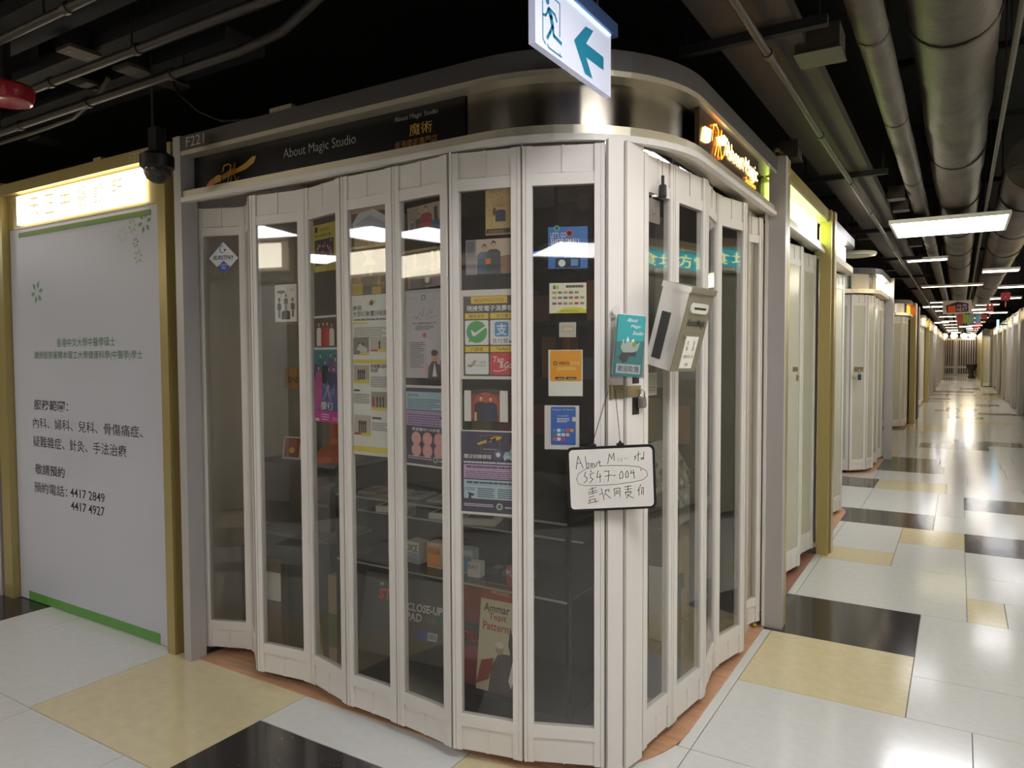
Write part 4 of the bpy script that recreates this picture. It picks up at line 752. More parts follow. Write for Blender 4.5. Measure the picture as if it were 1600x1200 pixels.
boxthing('carton', 'orange topped tan carton behind the yellow carton', 'box', -1.24, 3.69, .216, .2, .26, .36, 'a5845c', 0)
for k in range(6): boxthing('clear_tub', 'clear lidded tub in the %s of the stack by the right door leaves' % ('lower left', 'lower middle', 'lower right', 'upper left', 'upper middle', 'upper right')[k], 'tub', -1.2, 3.35+(k % 3)*.17, .007+(k//3)*.094, .16, .155, .092, ('8f8d84', '98968c', '8a8880')[k % 3], 0, 'b4b2a8', '8a887e', 'clear tubs by the right doors')
B().box(-1.10, -1.05, 3.42, 3.47, .006, 1.28, M('black post', '#2a2826', .5)).build('display_post', label='square black post behind the last right leaves', cat='post', loc=(-1.075, 3.445, .006))
# back wall shelves with stock
ws = thing('wall_shelf', 'dark wall shelf unit filled with stock at the back of the shop', 'shelf', (-2.1, 4.05, .006))
for z in (1.0, 1.35, 1.7, 2.05): B().box(-3.1, -1.1, 3.92, 4.2, z-.02, z, dkwood).build('shelf', ws)
for x in (-3.1, -2.1, -1.12): B().box(x, x+.02, 3.92, 4.2, .006, 2.2, dkwood).build('upright', ws)
pal = ('6a4a34', '8c5a30', '4c5a6c', '7d3a34', '8a7a4c', '54504c', '9a8c78', '3c4a58')
n_ = 0
for zi, z in enumerate((1.0, 1.35, 1.7)):
    x = -3.02; sn = 0
    while x < -1.25:
        w_ = random.uniform(.09, .2); h_ = random.uniform(.12, .28)
        if not (-2.2 < x < -2.0):
            q = random.randrange(8); sn = sn+1; B().cbox(x, x+w_, 3.96, 4.1, z, z+h_, C_(pal[q])).build('stock_box', label='%s product box, %s from the left on the %s back wall shelf' % (('brown', 'orange', 'slate', 'maroon', 'mustard', 'charcoal', 'beige', 'navy')[q], ORD[sn-1], ('lowest', 'middle', 'upper')[zi]), cat='box', group='product boxes on the back wall shelf', loc=(x, 4.0, z))
        x += w_+random.uniform(.02, .12)
# generic framed picture in dark tones
pf = thing('framed_picture', 'dark brown framed picture hanging behind the upper part of the eighth leaf', 'picture', (-1.35, 2.62, 1.95)); T = frame((-1.40, 2.60, 1.985), (.92, .39, 0), (0, 0, 1))
B().box(0, .22, 0, .22, -.01, 0, dkwood, T).build('frame', pf); b = B(); b.flat([(.015, .015), (.205, .015), (.205, .205), (.015, .205)], .0006, C_('3c3126'), T).flat([(.015, .12), (.205, .14), (.205, .205), (.015, .205)], .0009, C_('4f4634'), T).flat([(.05, .015), (.17, .015), (.15, .09), (.08, .09)], .0012, C_('2c211a'), T).ell(.115, .12, .026, .034, .0014, C_('6e4c34'), T); b.build('canvas', pf)
B().tube([(-1.33, 2.66, 2.21), (-1.33, 2.66, 2.465)], .003, black, 6).build('hanging_wire', pf)
tk = thing('toy_rack', 'red framed toy rack high behind the first right leaf', 'rack', (-1.25, 3.0, 1.75)); T = frame((-1.22, 2.86, 1.78), (0.1, 1, 0), (0, 0, 1))
for a, b_ in (((0, 0), (.24, 0)), ((0, .14), (.24, .14)), ((0, 0), (0, .14)), ((.24, 0), (.24, .14))): B().tube([T @ Vector((*a, 0)), T @ Vector((*b_, 0))], .008, M('red plastic', '#b8403c', .4), 6).build('bar', tk)
B().box(.02, .22, .02, .12, -.01, -.004, C_('3c4a6c'), T).build('back_card', tk); B().tube([T @ Vector((.12, .14, 0)), T @ Vector((.12, .69, 0))], .002, black, 5).build('hanging_wire', tk)
hg = thing('hanging_bag', 'black garment bag hanging behind the second right leaf', 'bag', (-1.2, 3.2, 1.4)); B().cbox(-1.27, -1.13, 3.02, 3.3, 1.35, 2.1, C_('262422')).build('bag', hg); B().tube([(-1.2, 3.16, 2.1), (-1.2, 3.16, 2.46)], .003, chrome, 6).build('hook', hg)
for k, (y0, y1) in enumerate(((2.72, 3.02), (3.1, 3.32))):
    t = thing('tube_lamp', ('near', 'far')[k]+' lit tube lamp under the shop ceiling behind the right doors', 'lamp', (-1.06, (y0+y1)/2, 2.3)); x_ = -1.075 if k == 0 else -1.06
    B().tube([(x_, y0, 2.30), (x_, y1, 2.30)], .008, M('lit tube', '#ffffff', var=0, emit=20, emitcol='#f4f6ff'), 8).build('tube', t); B().box(x_-.014, x_+.014, y0-.01, y1+.01, 2.31, 2.33, blackm).box(x_-.004, x_+.004, (y0+y1)/2-.004, (y0+y1)/2+.004, 2.33, 2.465, blackm).build('batten', t)
t = thing('blue_light_strip', 'thin blue light strip behind the seventh leaf', 'lamp', (-1.55, 2.75, 1.93)); B().box(-1.80, -1.52, 2.74, 2.75, 1.93, 1.942, M('blue led', '#4a78e8', var=0, emit=.8, emitcol='#3c66ff')).build('strip', t); B().box(-1.81, -1.51, 2.75, 2.80, 1.9, 1.96, blackm).box(-1.66, -1.64, 2.76, 2.78, 1.96, 2.46, blackm).build('holder', t)

# ================================================================== SHOP ROWS ALONG THE CORRIDOR
def mirror(x, right): return .4-x if right else x
def row_front(y0, y1, label, post0=None, post1=None, sign=None, signlab='', right=False, pane=frost, leaves=True, al=alu2, zig=.05, doorlab='', hcol=gold, wood=True, lit=None):
    mx = lambda x: mirror(x, right)
    def bx(mb, xa, xb, ya, yb, za, zb, m): a, c = sorted((mx(xa), mx(xb))); return mb.box(a, c, ya, yb, za, zb, m)
    fr = thing('shopfront_frame', label, 'shopfront', (mx(-.86), (y0+y1)/2, 0), 'shopfronts along the corridor')
    if post0: bx(B(), -.9, -.8, y0, y0+post0[1], 0, 2.54, post0[0]).build('post', fr)
    if post1: bx(B(), -.9, -.8, y1-post1[1], y1, 0, 2.54, post1[0]).build('post', fr)
    bx(bx(B(), -.99, -.83, y0, y1, 2.472, 2.54, hcol), -.915, -.835, y0, y1, 2.455, 2.472, champagne).build('header_beam', fr)
    bx(bx(B(), -.95, -.86, y0, y1, 2.25, 2.29, champagne), -.87, -.85, y0, y1, 2.232, 2.254, al).build('door_track', fr)
    bx(B(), -.99, -.93, y0, y1, 2.28, 2.472, hcol).build('sign_recess', fr)
    if wood: bx(B(), -1.3, -.893, y0+.06, y1-.06, 0, .006, M('red brown wood threshold', '#8c5c47', .4, var=.2, scale=5)).build('threshold', fr)
    ya = y0+(post0[1] if post0 else 0); yb = y1-(post1[1] if post1 else 0)
    if sign:
        t = thing('lightbox_sign', signlab, 'sign', (mx(-.92), (ya+yb)/2, 2.29)); bx(B(), -.928, -.908, ya+.06, yb-.06, 2.30, 2.452, lit or sign).build('face', t)
    if leaves:
        d = thing('folding_door', doorlab, 'door', (mx(-.93), (ya+yb)/2, .04)); n = max(2, round((yb-ya)/.27)); P = [(mx(-.93-(zig if k % 2 else 0)), ya+.02+(yb-ya-.04)*k/n) for k in range(n+1)]
        if right: P = P[::-1]
        for a, c in zip(P, P[1:]): leaf(d, a, c, pane, al)
    return fr
litg = M('glowing green white lightbox', '#f6ffdc', var=0, emit=3.2, emitcol='#d8ff80'); litw = M('glowing white lightbox', '#ffffff', var=0, emit=6, emitcol='#fff4dc'); lito_ = M('glowing orange lightbox', '#ff9a2a', var=0, emit=2.2, emitcol='#ff7a1c')
litc = M('glowing cream lightbox', '#fff2d0', var=0, emit=3.5, emitcol='#ffe4a8'); litt = M('glowing teal lightbox', '#35b0bc', var=0, emit=1.6, emitcol='#25a8b8'); brownp = M('dark brown paint', '#5a4a3c', .45)
fB = row_front(4.128, 5.80, 'gold framed shopfront with green glow next to the corner shop', (gold, .06), None, litg, 'glowing pale green lightbox over the second shop', doorlab='pale frosted folding door of the green lit shop')
B().box(-.89, -.812, 5.757, 5.80, 0, 2.54, gold).build('post', fB)
pl2 = thing('padlock', 'small brass padlock on the frosted door of the green lit shop', 'padlock', (-.9, 5.0, 1.35)); B().cbox(-.905, -.89, 4.985, 5.02, 1.32, 1.36, brass).build('body', pl2); B().tube([(-.897, 4.99, 1.358), (-.897, 4.992, 1.385), (-.897, 5.01, 1.385), (-.897, 5.014, 1.358)], .003, chrome, 6).build('shackle', pl2); B().box(-.925, -.897, 4.98, 5.03, 1.38, 1.41, brass).build('hasp_plate', pl2)

def corner_shop(Y, yb, label, doorlab, sign, signlab, flip=0, xa=-2.4, pane=frost, wood=woodf, post=silver, full=True, R=.55):
    """rounded corner shop; Y is the alley side front, yb the far end along the corridor"""
    cn = lambda o, **k: corner(o, Y0=Y, R=R, xa=k.get('xa', xa), yb=yb, flip=flip, n=10)
    fr = thing('shopfront_frame', label, 'shopfront', (-.9, (2*flip-Y if flip else Y), 0), 'rounded corner shopfronts')
    B().ribbon(cn(0), cn(.15), 2.472, 2.54, header).build('header_beam', fr); B().ribbon(cn(.075), cn(.1), 2.28, 2.472, steel).build('steel_band', fr, smooth=True); B().ribbon(cn(.01), cn(.11), 2.235, 2.286, champagne).build('door_track', fr)
    B().ribbon(cn(.042), cn(.3), 0, .006, wood).build('threshold', fr)
    f = lambda y: 2*flip-y if flip else y
    y_ = sorted((f(yb), f(yb+.1))); B().box(-.9, -.8, y_[0], y_[1], 0, 2.54, post).build('post', fr)
    if sign:
        t = thing('lightbox_sign', signlab, 'sign', (-.92, f(yb-.4), 2.29)); ys = sorted((f(Y+R+.1), f(yb-.03))); B().box(-.918, -.905, ys[0], ys[1], 2.30, 2.455, sign).build('face', t)
    d = thing('folding_door', doorlab, 'door', (-.93, f(Y+.5), .04)); P = [(x, y) for x, y in corner(.09, Y0=Y, R=R, xa=xa, yb=yb, n=3)]
    Q = [P[1]]; k = 1
    while Q[0][0]-.28 > xa: Q.insert(0, (Q[0][0]-.28, P[0][1]+(.05 if k % 2 else 0))); k += 1
    Q += P[2:-1]; k = 1
    while Q[-1][1]+.27 < yb: Q.append((P[-1][0]-(.05 if k % 2 else 0), Q[-1][1]+.27)); k += 1
    Q.append((P[-1][0], yb-.005)) if yb-Q[-1][1] > .06 else None
    if flip: Q = [(x, 2*flip-y) for x, y in Q][::-1]
    for a, c in zip(Q, Q[1:]): leaf(d, a, c, pane, alu)
    wl = [(x, f(y)) for x, y in corner(.35, Y0=Y, R=.25, xa=xa-.5, yb=yb, n=4)]; wl2 = [(x, f(y)) for x, y in corner(.4, Y0=Y, R=.2, xa=xa-.5, yb=yb, n=4)]
    B().ribbon(wl, wl2, .01, 2.46, innerw).build('inner_screen', fr)
    return fr
fC = corner_shop(-7.92, -5.94, 'third shopfront with rounded steel corner before the first alley', 'white folding door of the third shop beside the gold post', litw, 'glowing white lightbox over the third shop', flip=1e-9, xa=-1.9, post=gold)
fD = corner_shop(9.72, 11.45, 'rounded steel cornered shopfront across the first alley', 'cream folding door with tan curtain on the rounded shop across the alley', litw, 'glowing white lightbox on the shop across the first alley', xa=-2.2, pane=frost)
hd = thing('padlock', 'blue padlock on the rounded shop across the alley', 'padlock', (-.95, 10.0, 1.3)); B().cbox(-1.055, -1.015, 9.72, 9.75, 1.17, 1.24, C_('2c3a5c')).build('body', hd); B().tube([(-1.045, 9.74, 1.235), (-1.045, 9.74, 1.29), (-1.025, 9.74, 1.29), (-1.025, 9.74, 1.235)], .005, chrome, 6).build('shackle', hd)
B().box(-1.1, -1.0, 9.75, 9.765, 1.27, 1.33, brass).build('hasp', label='brass hasp above the blue padlock across the alley', cat='hasp', loc=(-1.05, 9.75, 1.27))
cur = thing('curtain', 'tan curtain hung inside the rounded shop across the alley', 'curtain', (-1.7, 9.95, .1)); B().box(-2.15, -1.43, 9.9, 9.92, .1, 2.2, frost2).build('cloth', cur); B().tube([(-2.2, 9.91, 2.21), (-1.4, 9.91, 2.21)], .01, chrome, 6).build('rod', cur)
fE = corner_shop(16.0, 17.4, 'rounded shopfront with open white door past the second alley', 'white folding door of the shop past the second alley', lito_, 'glowing orange sign on the shop past the second alley', xa=-2.0, post=gold)
row_front(17.5, 19.3, 'gold and brown framed shopfront past the orange sign', (gold, .5), (brownp, .6), None, leaves=True, doorlab='white folding door between the gold and brown posts')
fF = corner_shop(22.9, 25.2, 'far rounded shopfront with cream lit band', 'white folding door of the far rounded shop', litc, 'glowing cream sign on the far rounded shop', xa=-1.8, post=gold)
for k, yy in enumerate((25.4, 29.4, 33.4, 37.4, 42.4, 47.4)):
    L = (4, 4, 4, 5, 5, 6)[k]
    row_front(yy, yy+L-.05, '%s gold framed shopfront on the left of the far corridor' % ORD[k], (gold, .35), (silver, .3), (litc, litw)[k % 2], '%s small glowing sign on the left of the far corridor' % ORD[k], leaves=k < 2, doorlab='%s white folding door on the left of the far corridor' % ORD[k], pane=frost)
    if k >= 2: B().box(-.95, -.93, yy+.35, yy+L-.4, .02, 2.23, (alu2, frost)[k % 2]).build('shutter_panel', label='%s plain shutter panel on the left of the far corridor' % ORD[k-2], cat='shutter', group='plain shutters of the far corridor', loc=(-.94, yy+1, .02))
for k, (yy, L) in enumerate(((2.3, 3.0), (5.4, 2.4), (7.9, 3.5), (11.5, 3.5), (15.1, 3.5), (18.7, 2.6), (21.4, 2.6), (24.1, 2.6), (26.8, 2.6), (29.5, 4.0), (33.6, 4.0))):
    near = k < 5
    row_front(yy, yy+L-.05, '%s shopfront on the right of the corridor' % ORD[k], (gold, .3 if k > 4 else .06), (silver, .3 if k > 4 else .06), (litt if k == 1 else (litw, litc)[k % 2]), '%s glowing sign on the right of the corridor' % ORD[k] if k != 1 else 'glowing teal sign on the right of the corridor', right=True, leaves=False, wood=not near)
    a, c = sorted((mirror(-.95, True), mirror(-.93, True))); B().box(a, c, yy+.1, yy+L-.15, .02, 2.23, (alu2, frost, alu, M('pale grey panel', '#c4c4c8', .4))[k % 4]).build('shutter_panel', label='%s plain shutter panel on the right of the corridor' % ORD[k], cat='shutter', group='plain shutters of the right row', loc=(1.34, yy+1, .02))
rt2 = next(o for o in bpy.data.objects if o.get('label') == 'glowing teal sign on the right of the corridor')
B().text('食坊雪糕', 5.75, 2.315, .12, M('pale yellow lit print', '#f4e28a', var=0, emit=2.4, emitcol='#f4e28a'), frame((1.307, 0, 0), (0, 1, 0), (0, 0, 1)) @ Matrix.Scale(-1, 4, (0, 0, 1)) , w=1.4).build('lettering', rt2)
# right far: white double door in a splayed corner
rd = thing('folding_door', 'white double folding door facing the camera at the far right of the corridor', 'door', (1.1, 37.9, .04))
leaf(rd, (.86, 37.9), (1.1, 37.75), frost, alu2); leaf(rd, (1.1, 37.75), (1.36, 37.9), frost, alu2)
rf = thing('shopfront_frame', 'splayed corner shopfront around the far right double door', 'shopfront', (1.1, 38, 0)); B().box(.8, .86, 37.85, 38, 0, 2.5, gold).build('post', rf); B().box(1.36, 1.46, 37.6, 38, 0, 2.5, gold).build('post', rf); B().box(.8, 1.46, 37.7, 38, 2.23, 2.5, steel).build('header_beam', rf)
B().box(.9, 1.0, 38.1, 54.5, 0, 2.54, gold).build('wall_far_right', kind='structure')
# sliding gate closing the corridor
gt = thing('sliding_gate', 'white barred gate closing the far end of the corridor', 'gate', (-.1, 55, 0))
for z0, z1 in ((.02, .12), (.5, .62), (2.3, 2.42)): B().box(-1.05, .83, 54.97, 55.03, z0, z1, alu).build('rail', gt)
for k in range(15):
    x = -1.02+k*.13; B().box(x-.02, x+.02, 54.98, 55.02, .02, 2.4, alu).build('bar', gt)
B().box(-.32, -.16, 54.96, 55.04, .02, 2.42, alu).build('lock_stile', gt)
B().box(-1.2, 1, 56.5, 56.6, 0, 2.6, M('dim shop interior', '#5c5140', .6, var=.4, scale=2)).build('wall_far', kind='structure')
B().lathe([(.17, 0), (.19, .05), (.13, .2), (.11, .35), (.16, .45), (.25, .6), (.29, .78), (.29, .82), (.25, .82)], M('black and tan drum', '#2a221c', .4, var=.2), (.58, 49.8, .002), 20).build('goblet_drum', label='dark goblet drum standing before the far gate', cat='drum', loc=(.58, 49.8, .002), smooth=True)
for k in range(4): B().lathe([(.02, .0), (.14, .03), (.2, .12), (.2, .2), (.14, .28), (.02, .31)], M('glowing round lamp', '#fff3d8', var=0, emit=5, emitcol='#ffe6b8'), (-.9+(0, .55, 1.1, 1.55)[k], 54.99, 2.42), 12).build('globe_lamp', label='%s glowing globe lamp on top of the far gate' % ORD[k], cat='lamp', group='globe lamps on the far gate', loc=(-.9+(0, .55, 1.1, 1.55)[k], 54.99, 2.42))
# opposite block, seen in the reflections of the glass
op = thing('shopfront_frame', 'gold framed shopfront opposite the corner shop behind the camera', 'shopfront', (-4, -1.25, 0))
B().box(-9.9, -.9, -1.32, -1.2, 2.66, 2.76, gold).build('header_beam', op); B().box(-9.9, -.9, -1.34, -1.22, 2.24, 2.34, champagne).build('door_track', op)
for x in (-.95, -2.9, -4.8, -6.7, -8.6): B().box(x-.06, x, -1.3, -1.2, 0, 2.7, gold).build('post', op)
for k, x in enumerate((-2.85, -4.75, -6.65, -8.55)):
    B().box(x+.08, x+1.7, -1.31, -1.28, .02, 2.24, (alu, frost, alu2, innerw)[k]).build('shutter_panel', label='%s shutter panel of the opposite row behind the camera' % ORD[k], cat='shutter', loc=(x+.9, -1.3, .02))
    if k > 1: B().box(x+.12, x+1.66, -1.27, -1.25, 2.38, 2.62, (litw, litc, litw, litc)[k]).build('lightbox_sign', label='%s lightbox of the opposite row behind the camera' % ORD[k], cat='sign', loc=(x+.9, -1.26, 2.38))
B().box(-9.9, -.9, -1.7, -1.6, 0, 2.7, innerw).build('wall_opposite', kind='structure')
B().box(-.96, -.86, -6.8, -1.2, 0, 2.6, alu2).build('wall_south_left', kind='structure'); B().box(1.26, 1.36, -6.8, -1.2, 0, 2.6, innerw).build('wall_south_right', kind='structure')
B().box(1.5, 1.6, 2.2, 37.6, 0, 2.6, innerw).build('wall_right_row', kind='structure')

# ================================================================== CEILING
def led(x0, x1, y0, y1, z, label, em=LEDm, group='ceiling light panels', first=None):
    if y0 > 5: q = 1.16/(z-1.5); d_ = y1-y0; x0, x1, y0, z = x0*q, x1*q, y0*q, 2.66; y1 = y0+d_*q
    t = thing('ceiling_light', label, 'lamp', ((x0+x1)/2, (y0+y1)/2, z), group); f = .02 if x1-x0 > .5 else .012
    B().box(x0, x1, y0, y0+f, z-.004, z+.03, white).box(x0, x1, y1-f, y1, z-.004, z+.03, white).box(x0, x0+f, y0+f, y1-f, z-.004, z+.03, white).box(x1-f, x1, y0+f, y1-f, z-.004, z+.03, white).box(x0+f, x1-f, y0+f, y1-f, z+.012, z+.03, white).build('frame', t)
    B().box(x0+f, x1-f, y0+f, y1-f, z, z+.011, em).build('diffuser', t)
    for x in (x0+.06, x1-.06): B().tube([(x, (y0+y1)/2, z+.03), (x, (y0+y1)/2, 3.45)], .002, mgrey, 5).build('hanger_wire', t)
    return t
led(-.49, .30, 6.38, 7.21, 2.5, 'large square light panel hanging nearest over the right corridor')
led(-.545, -.137, 9.55, 9.75, 2.56, 'short bluish white batten light after the large panel'); led(.225, .635, 11.3, 11.6, 2.56, 'short batten light at the right beyond the bluish batten')
led(-.53, .28, 12.75, 12.92, 2.5, 'long warm yellow batten light over the corridor', M('lit warm diffuser', '#ffffff', var=0, emit=7, emitcol='#fff0b8'))
led(.47, .95, 13.4, 13.7, 2.5, 'batten light at the right edge above the red ornaments'); led(.45, .95, 16.2, 16.5, 2.5, 'batten light behind the red ornaments at the right')
led(-.72, -.3, 18.2, 18.6, 2.5, 'batten light left of the hanging house sign'); led(.2, .6, 20.0, 20.5, 2.5, 'batten light right of the hanging house sign'); led(.6, 1.0, 22.0, 22.4, 2.5, 'batten light right of the coloured direction sign')
for k, (x, y) in enumerate(((-.75, 28), (-.05, 33), (-.52, 38), (.2, 36), (-.4, 43), (.3, 47), (-.3, 51))): led(x, x+.42, y, y+.6, 2.5, '%s of the distant batten lights near the gate' % ORD[k], group='distant batten lights')
for k in range(8):
    for sx, nm in ((-.62, 'left'), (.3, 'right')): led(sx/1.16, (sx+.5)/1.16, (19.5+k*4+(1.7 if sx > 0 else 0))/1.16, (19.7+k*4+(1.7 if sx > 0 else 0))/1.16, 2.5, '%s batten light of the %s row receding towards the gate' % (ORD[k], nm), M('lit warm white diffuser', '#ffffff', var=0, emit=14, emitcol='#fff3dc'), group='receding rows of batten lights')
led(-5.1, -4.45, -.86, -.12, 2.6, 'light panel over the left street behind the camera'); led(-2.95, -2.08, -.78, -.33, 2.5, 'light panel over the crossing behind the camera'); led(.02, .78, -2.5, -1.5, 2.5, 'light panel over the corridor behind the camera')
led(-.49, .40, 1.1, 1.98, 2.62, 'added unseen light panel over the crossing just above the camera'); led(.36, 1.05, 4.2, 4.9, 2.66, 'light panel just right of the view over the corridor'); led(-7.9, -7.1, .3, 1.1, 2.6, 'light panel far down the left street'); led(1.9, 2.7, .3, 1.1, 2.6, 'light panel over the right arm of the crossing')  # the panel just above the camera is added to brighten the doors
# corridor services
B().box(-.828, -.528, 1.9, 54, 2.70, 2.76, trayp).build('cable_tray', label='long flat grey cable tray above the left shop row', cat='cable tray', loc=(-.68, 28, 2.7))
for k, yy in enumerate((2.83, 5.36, 7.9, 10.4, 12.9, 15.4)):
    B().box(-.96, -.42, yy-.018, yy+.018, 2.665, 2.70, traypd).tube([(-.93, yy, 2.68), (-.93, yy, 3.45)], .005, traypd, 6).tube([(-.45, yy, 2.68), (-.45, yy, 3.45)], .005, traypd, 6).build('support_channel', label='%s steel support channel under the long cable tray' % ORD[k], cat='support', group='channels under the cable tray', loc=(-.7, yy, 2.665))
cd_ = thing('conduit', 'thin metal conduit clipped under the long cable tray', 'conduit', (-.648, 20, 2.66)); B().tube([(-.648, 1.9, 2.648), (-.648, 50, 2.648)], .016, conduitm, 10).build('pipe', cd_, smooth=True)
for k in range(12): B().tube([(-.648, 2.92+k*1.24, 2.648), (-.648, 2.97+k*1.24, 2.648)], .0205, conduitm, 10).build('coupling', cd_)
def jbox(x, y, z, label, s=.08):
    t = thing('junction_box', label, 'junction box', (x, y, z)); B().box(x-s, x+s, y-s, y+s, z+.006, z+.1, trayp).build('body', t); B().box(x-s-.006, x+s+.006, y-s-.006, y+s+.006, z, z+.006, conduitm).build('cover', t); B().tube([(x, y, z+.1), (x, y, 3.45)], .006, traypd, 6).build('stem', t); return t
jbox(-.49, 3.12, 2.66, 'square junction box right of the cable tray at the upper right'); jbox(-.86, 4.42, 2.60, 'dark junction box above the post right of the corner shop', .065)
for k, (x, y) in enumerate(((-.456, 6.6), (-.456, 7.15), (-.90, 8.7), (-.456, 9.6), (-.90, 12.2), (-.90, 13.6))): jbox(x, y, 2.72, '%s of the small junction boxes further along the corridor' % ORD[k], .058)
fx = thing('flexible_conduit', 'short flexible conduit curving from the dark junction box to the sign', 'conduit', (-.87, 4.1, 2.5)); B().tube([(-.89, 4.36, 2.63), (-.885, 4.26, 2.63), (-.88, 4.15, 2.6), (-.876, 4.08, 2.55), (-.872, 4.06, 2.50)], .012, conduitm, 8).build('hose', fx, smooth=True); B().tube([(-.892, 4.33, 2.63), (-.89, 4.36, 2.63)], .018, M('brass gland', '#c08a3c', .3, metal=.8), 8).build('gland', fx)
def pipe(name, label, x, z, r, y0, y1, m, rings, n=20, jit=.0):
    t = thing(name, label, 'pipe', (x, (y0+y1)/2, z-r)); P = []; yy = y0
    while yy < y1: P.append((x+random.uniform(-jit, jit), yy, z+random.uniform(-jit, jit))); yy += .5 if yy < 14 else 4
    P.append((x, y1, z))
    if r < .03: B().tube(P, r, m, n).build('lagging', t, smooth=True)
    else:                                                     # uneven hand wrapped lagging: rings of wobbling radius
        vs = []; fs = []; ys = [y0+.085*k for k in range(int((11-y0)/.085))]+[11+.8*k for k in range(16)]+[24+5*k for k in range(7)]; ph = [random.random()*6 for _ in range(6)]
        for i, yy in enumerate(ys):
            sag = random.uniform(-.012, .012)+(.02 if random.random() < .12 else 0)
            for k in range(n):
                a = 2*PI*k/n; rr_ = r*(1+sag+.018*math.sin(3*a+yy*4.1+ph[0])+.014*math.sin(5*a-yy*7.3+ph[1])+random.uniform(-.009, .009)); vs.append((x+rr_*math.cos(a), yy, z+rr_*math.sin(a)))
        for i in range(len(ys)-1):
            for k in range(n): a = i*n+k; b_ = i*n+(k+1) % n; fs.append((b_, a, a+n, b_+n))
        fs += [tuple(range(n)), tuple(range(len(ys)*n-1, (len(ys)-1)*n-1, -1))]
        B().add(vs, fs, m).build('lagging', t, smooth=True)
    for k, ry in enumerate(rings): B().tube([(x, ry, z), (x, ry+.025, z)], r*1.05, wrapband, n).build('strap', t)
    for ry in rings[::2]: B().tube([(x-r*.9, ry, z), (x-r*.9, ry, 3.45)], .004, traypd, 5).tube([(x+r*.9, ry, z), (x+r*.9, ry, 3.45)], .004, traypd, 5).build('hanger', t)
    return t
pipe('insulated_duct', 'thick grey wrapped duct running over the right corridor', -.045, 2.93, .168, 1.2, 54, wrap, [3.55, 5.9, 7.6, 9.4, 11.2, 13, 16, 19], 24, .004)
pipe('insulated_pipe', 'slimmer wrapped pipe between the cable tray and the thick duct', -.325, 2.80, .062, 1.2, 54, wrap, [3.3, 4.55, 6.2, 8, 10, 12], 16, .003)
pipe('insulated_duct', 'second wrapped duct starting further along at the right', .47, 2.93, .2, 6.8, 54, wrap, [7.8, 9.6, 11.4, 14, 17, 20], 24, .004)
pipe('thin_conduit', 'thin conduit between the two wrapped ducts', .162, 2.70, .011, 1.5, 54, conduitm, [4, 5.5, 7, 9, 11], 8)
for k, (y, x0, x1) in enumerate(((3.9, -.5, .9), (4.9, -.5, .9), (6.3, -.45, .9), (8.6, -1.6, .9), (10.6, -1.6, .9), (14.2, -1.6, .9))): B().box(x0, x1, y-.02, y+.02, 3.17, 3.21, traypd).tube([(x0+.05, y, 3.2), (x0+.05, y, 3.45)], .005, traypd, 5).tube([(x1-.05, y, 3.2), (x1-.05, y, 3.45)], .005, traypd, 5).build('cross_channel', label='%s dark cross channel above the corridor pipes' % ORD[k], cat='support', group='cross channels above the pipes', loc=((x0+x1)/2, y, 3.17))
t = thing('round_lamp', 'flat round unlit lamp over the first alley', 'lamp', (-1.0, 8.9, 2.58)); B().lathe([(.12, .0), (.2, .012), (.21, .03), (.2, .05), (.06, .06)], M('cream lamp glass', '#d8d2b8', .3), (-1.0, 8.9, 2.56), 24).build('shade', t, smooth=True); B().tube([(-1.0, 8.9, 2.61), (-1.0, 8.9, 3.45)], .006, traypd, 6).build('stem', t)
# left street services
for k, (y, z, r, x0, lab) in enumerate(((1.925, 2.70, .019, -10, 'lowest long conduit crossing the upper left'), (1.70, 2.70, .017, -10, 'middle long conduit crossing the upper left'), (1.376, 2.70, .016, -10, 'upper long conduit crossing the upper left'))):
    t = thing('conduit', lab, 'conduit', (-5, y, z), 'long conduits at the upper left')
    path = [(x0, y, z), (-2.45, y, z)]+([(-2.2, y, z+.02), (-2.0, y-.06, z+.03), (-1.75, y-.16, z+.03), (-1.5, y-.26, z+.1), (-1.3, y-.4, z+.1)] if k == 0 else [(-.6, y, z)])
    B().tube(path, r, conduitm, 10).build('pipe', t, smooth=True)
    for x in (-5.2, -4.2, -3.55, -2.9): B().tube([(x+.12*k, y, z), (x+.03+.12*k, y, z)], r*1.35, conduitm, 10).build('coupling', t)
    for x in (-6, -4.4, -2.8): B().tube([(x, y, z+r), (x, y, 3.45)], .004, traypd, 5).build('hanger', t)
B().tube([(-9, 1.985, 2.68), (-4.1, 1.985, 2.68), (-3.8, 1.99, 2.69), (-3.55, 1.97, 2.74), (-3.4, 1.95, 2.8)], .011, conduitm, 8).build('thin_conduit', label='thin pipe just below the lowest conduit at the upper left', cat='conduit', loc=(-6, 1.985, 2.68), smooth=True)
for k, (x0, x1, y0, y1, z, lab) in enumerate(((-10, -2.6, 1.98, 2.18, 2.80, 'lower'), (-10, -1.2, 1.74, 1.88, 2.80, 'middle'), (-10, -1.0, 1.42, 1.62, 2.82, 'upper'), (-10, -.9, .95, 1.33, 2.86, 'topmost'))): B().box(x0, x1, y0, y1, z, z+.06, traypd).build('cable_tray', label='%s of the dark cable trays crossing the upper left' % lab, cat='cable tray', group='cable trays of the left street', loc=((x0+x1)/2, y0, z))
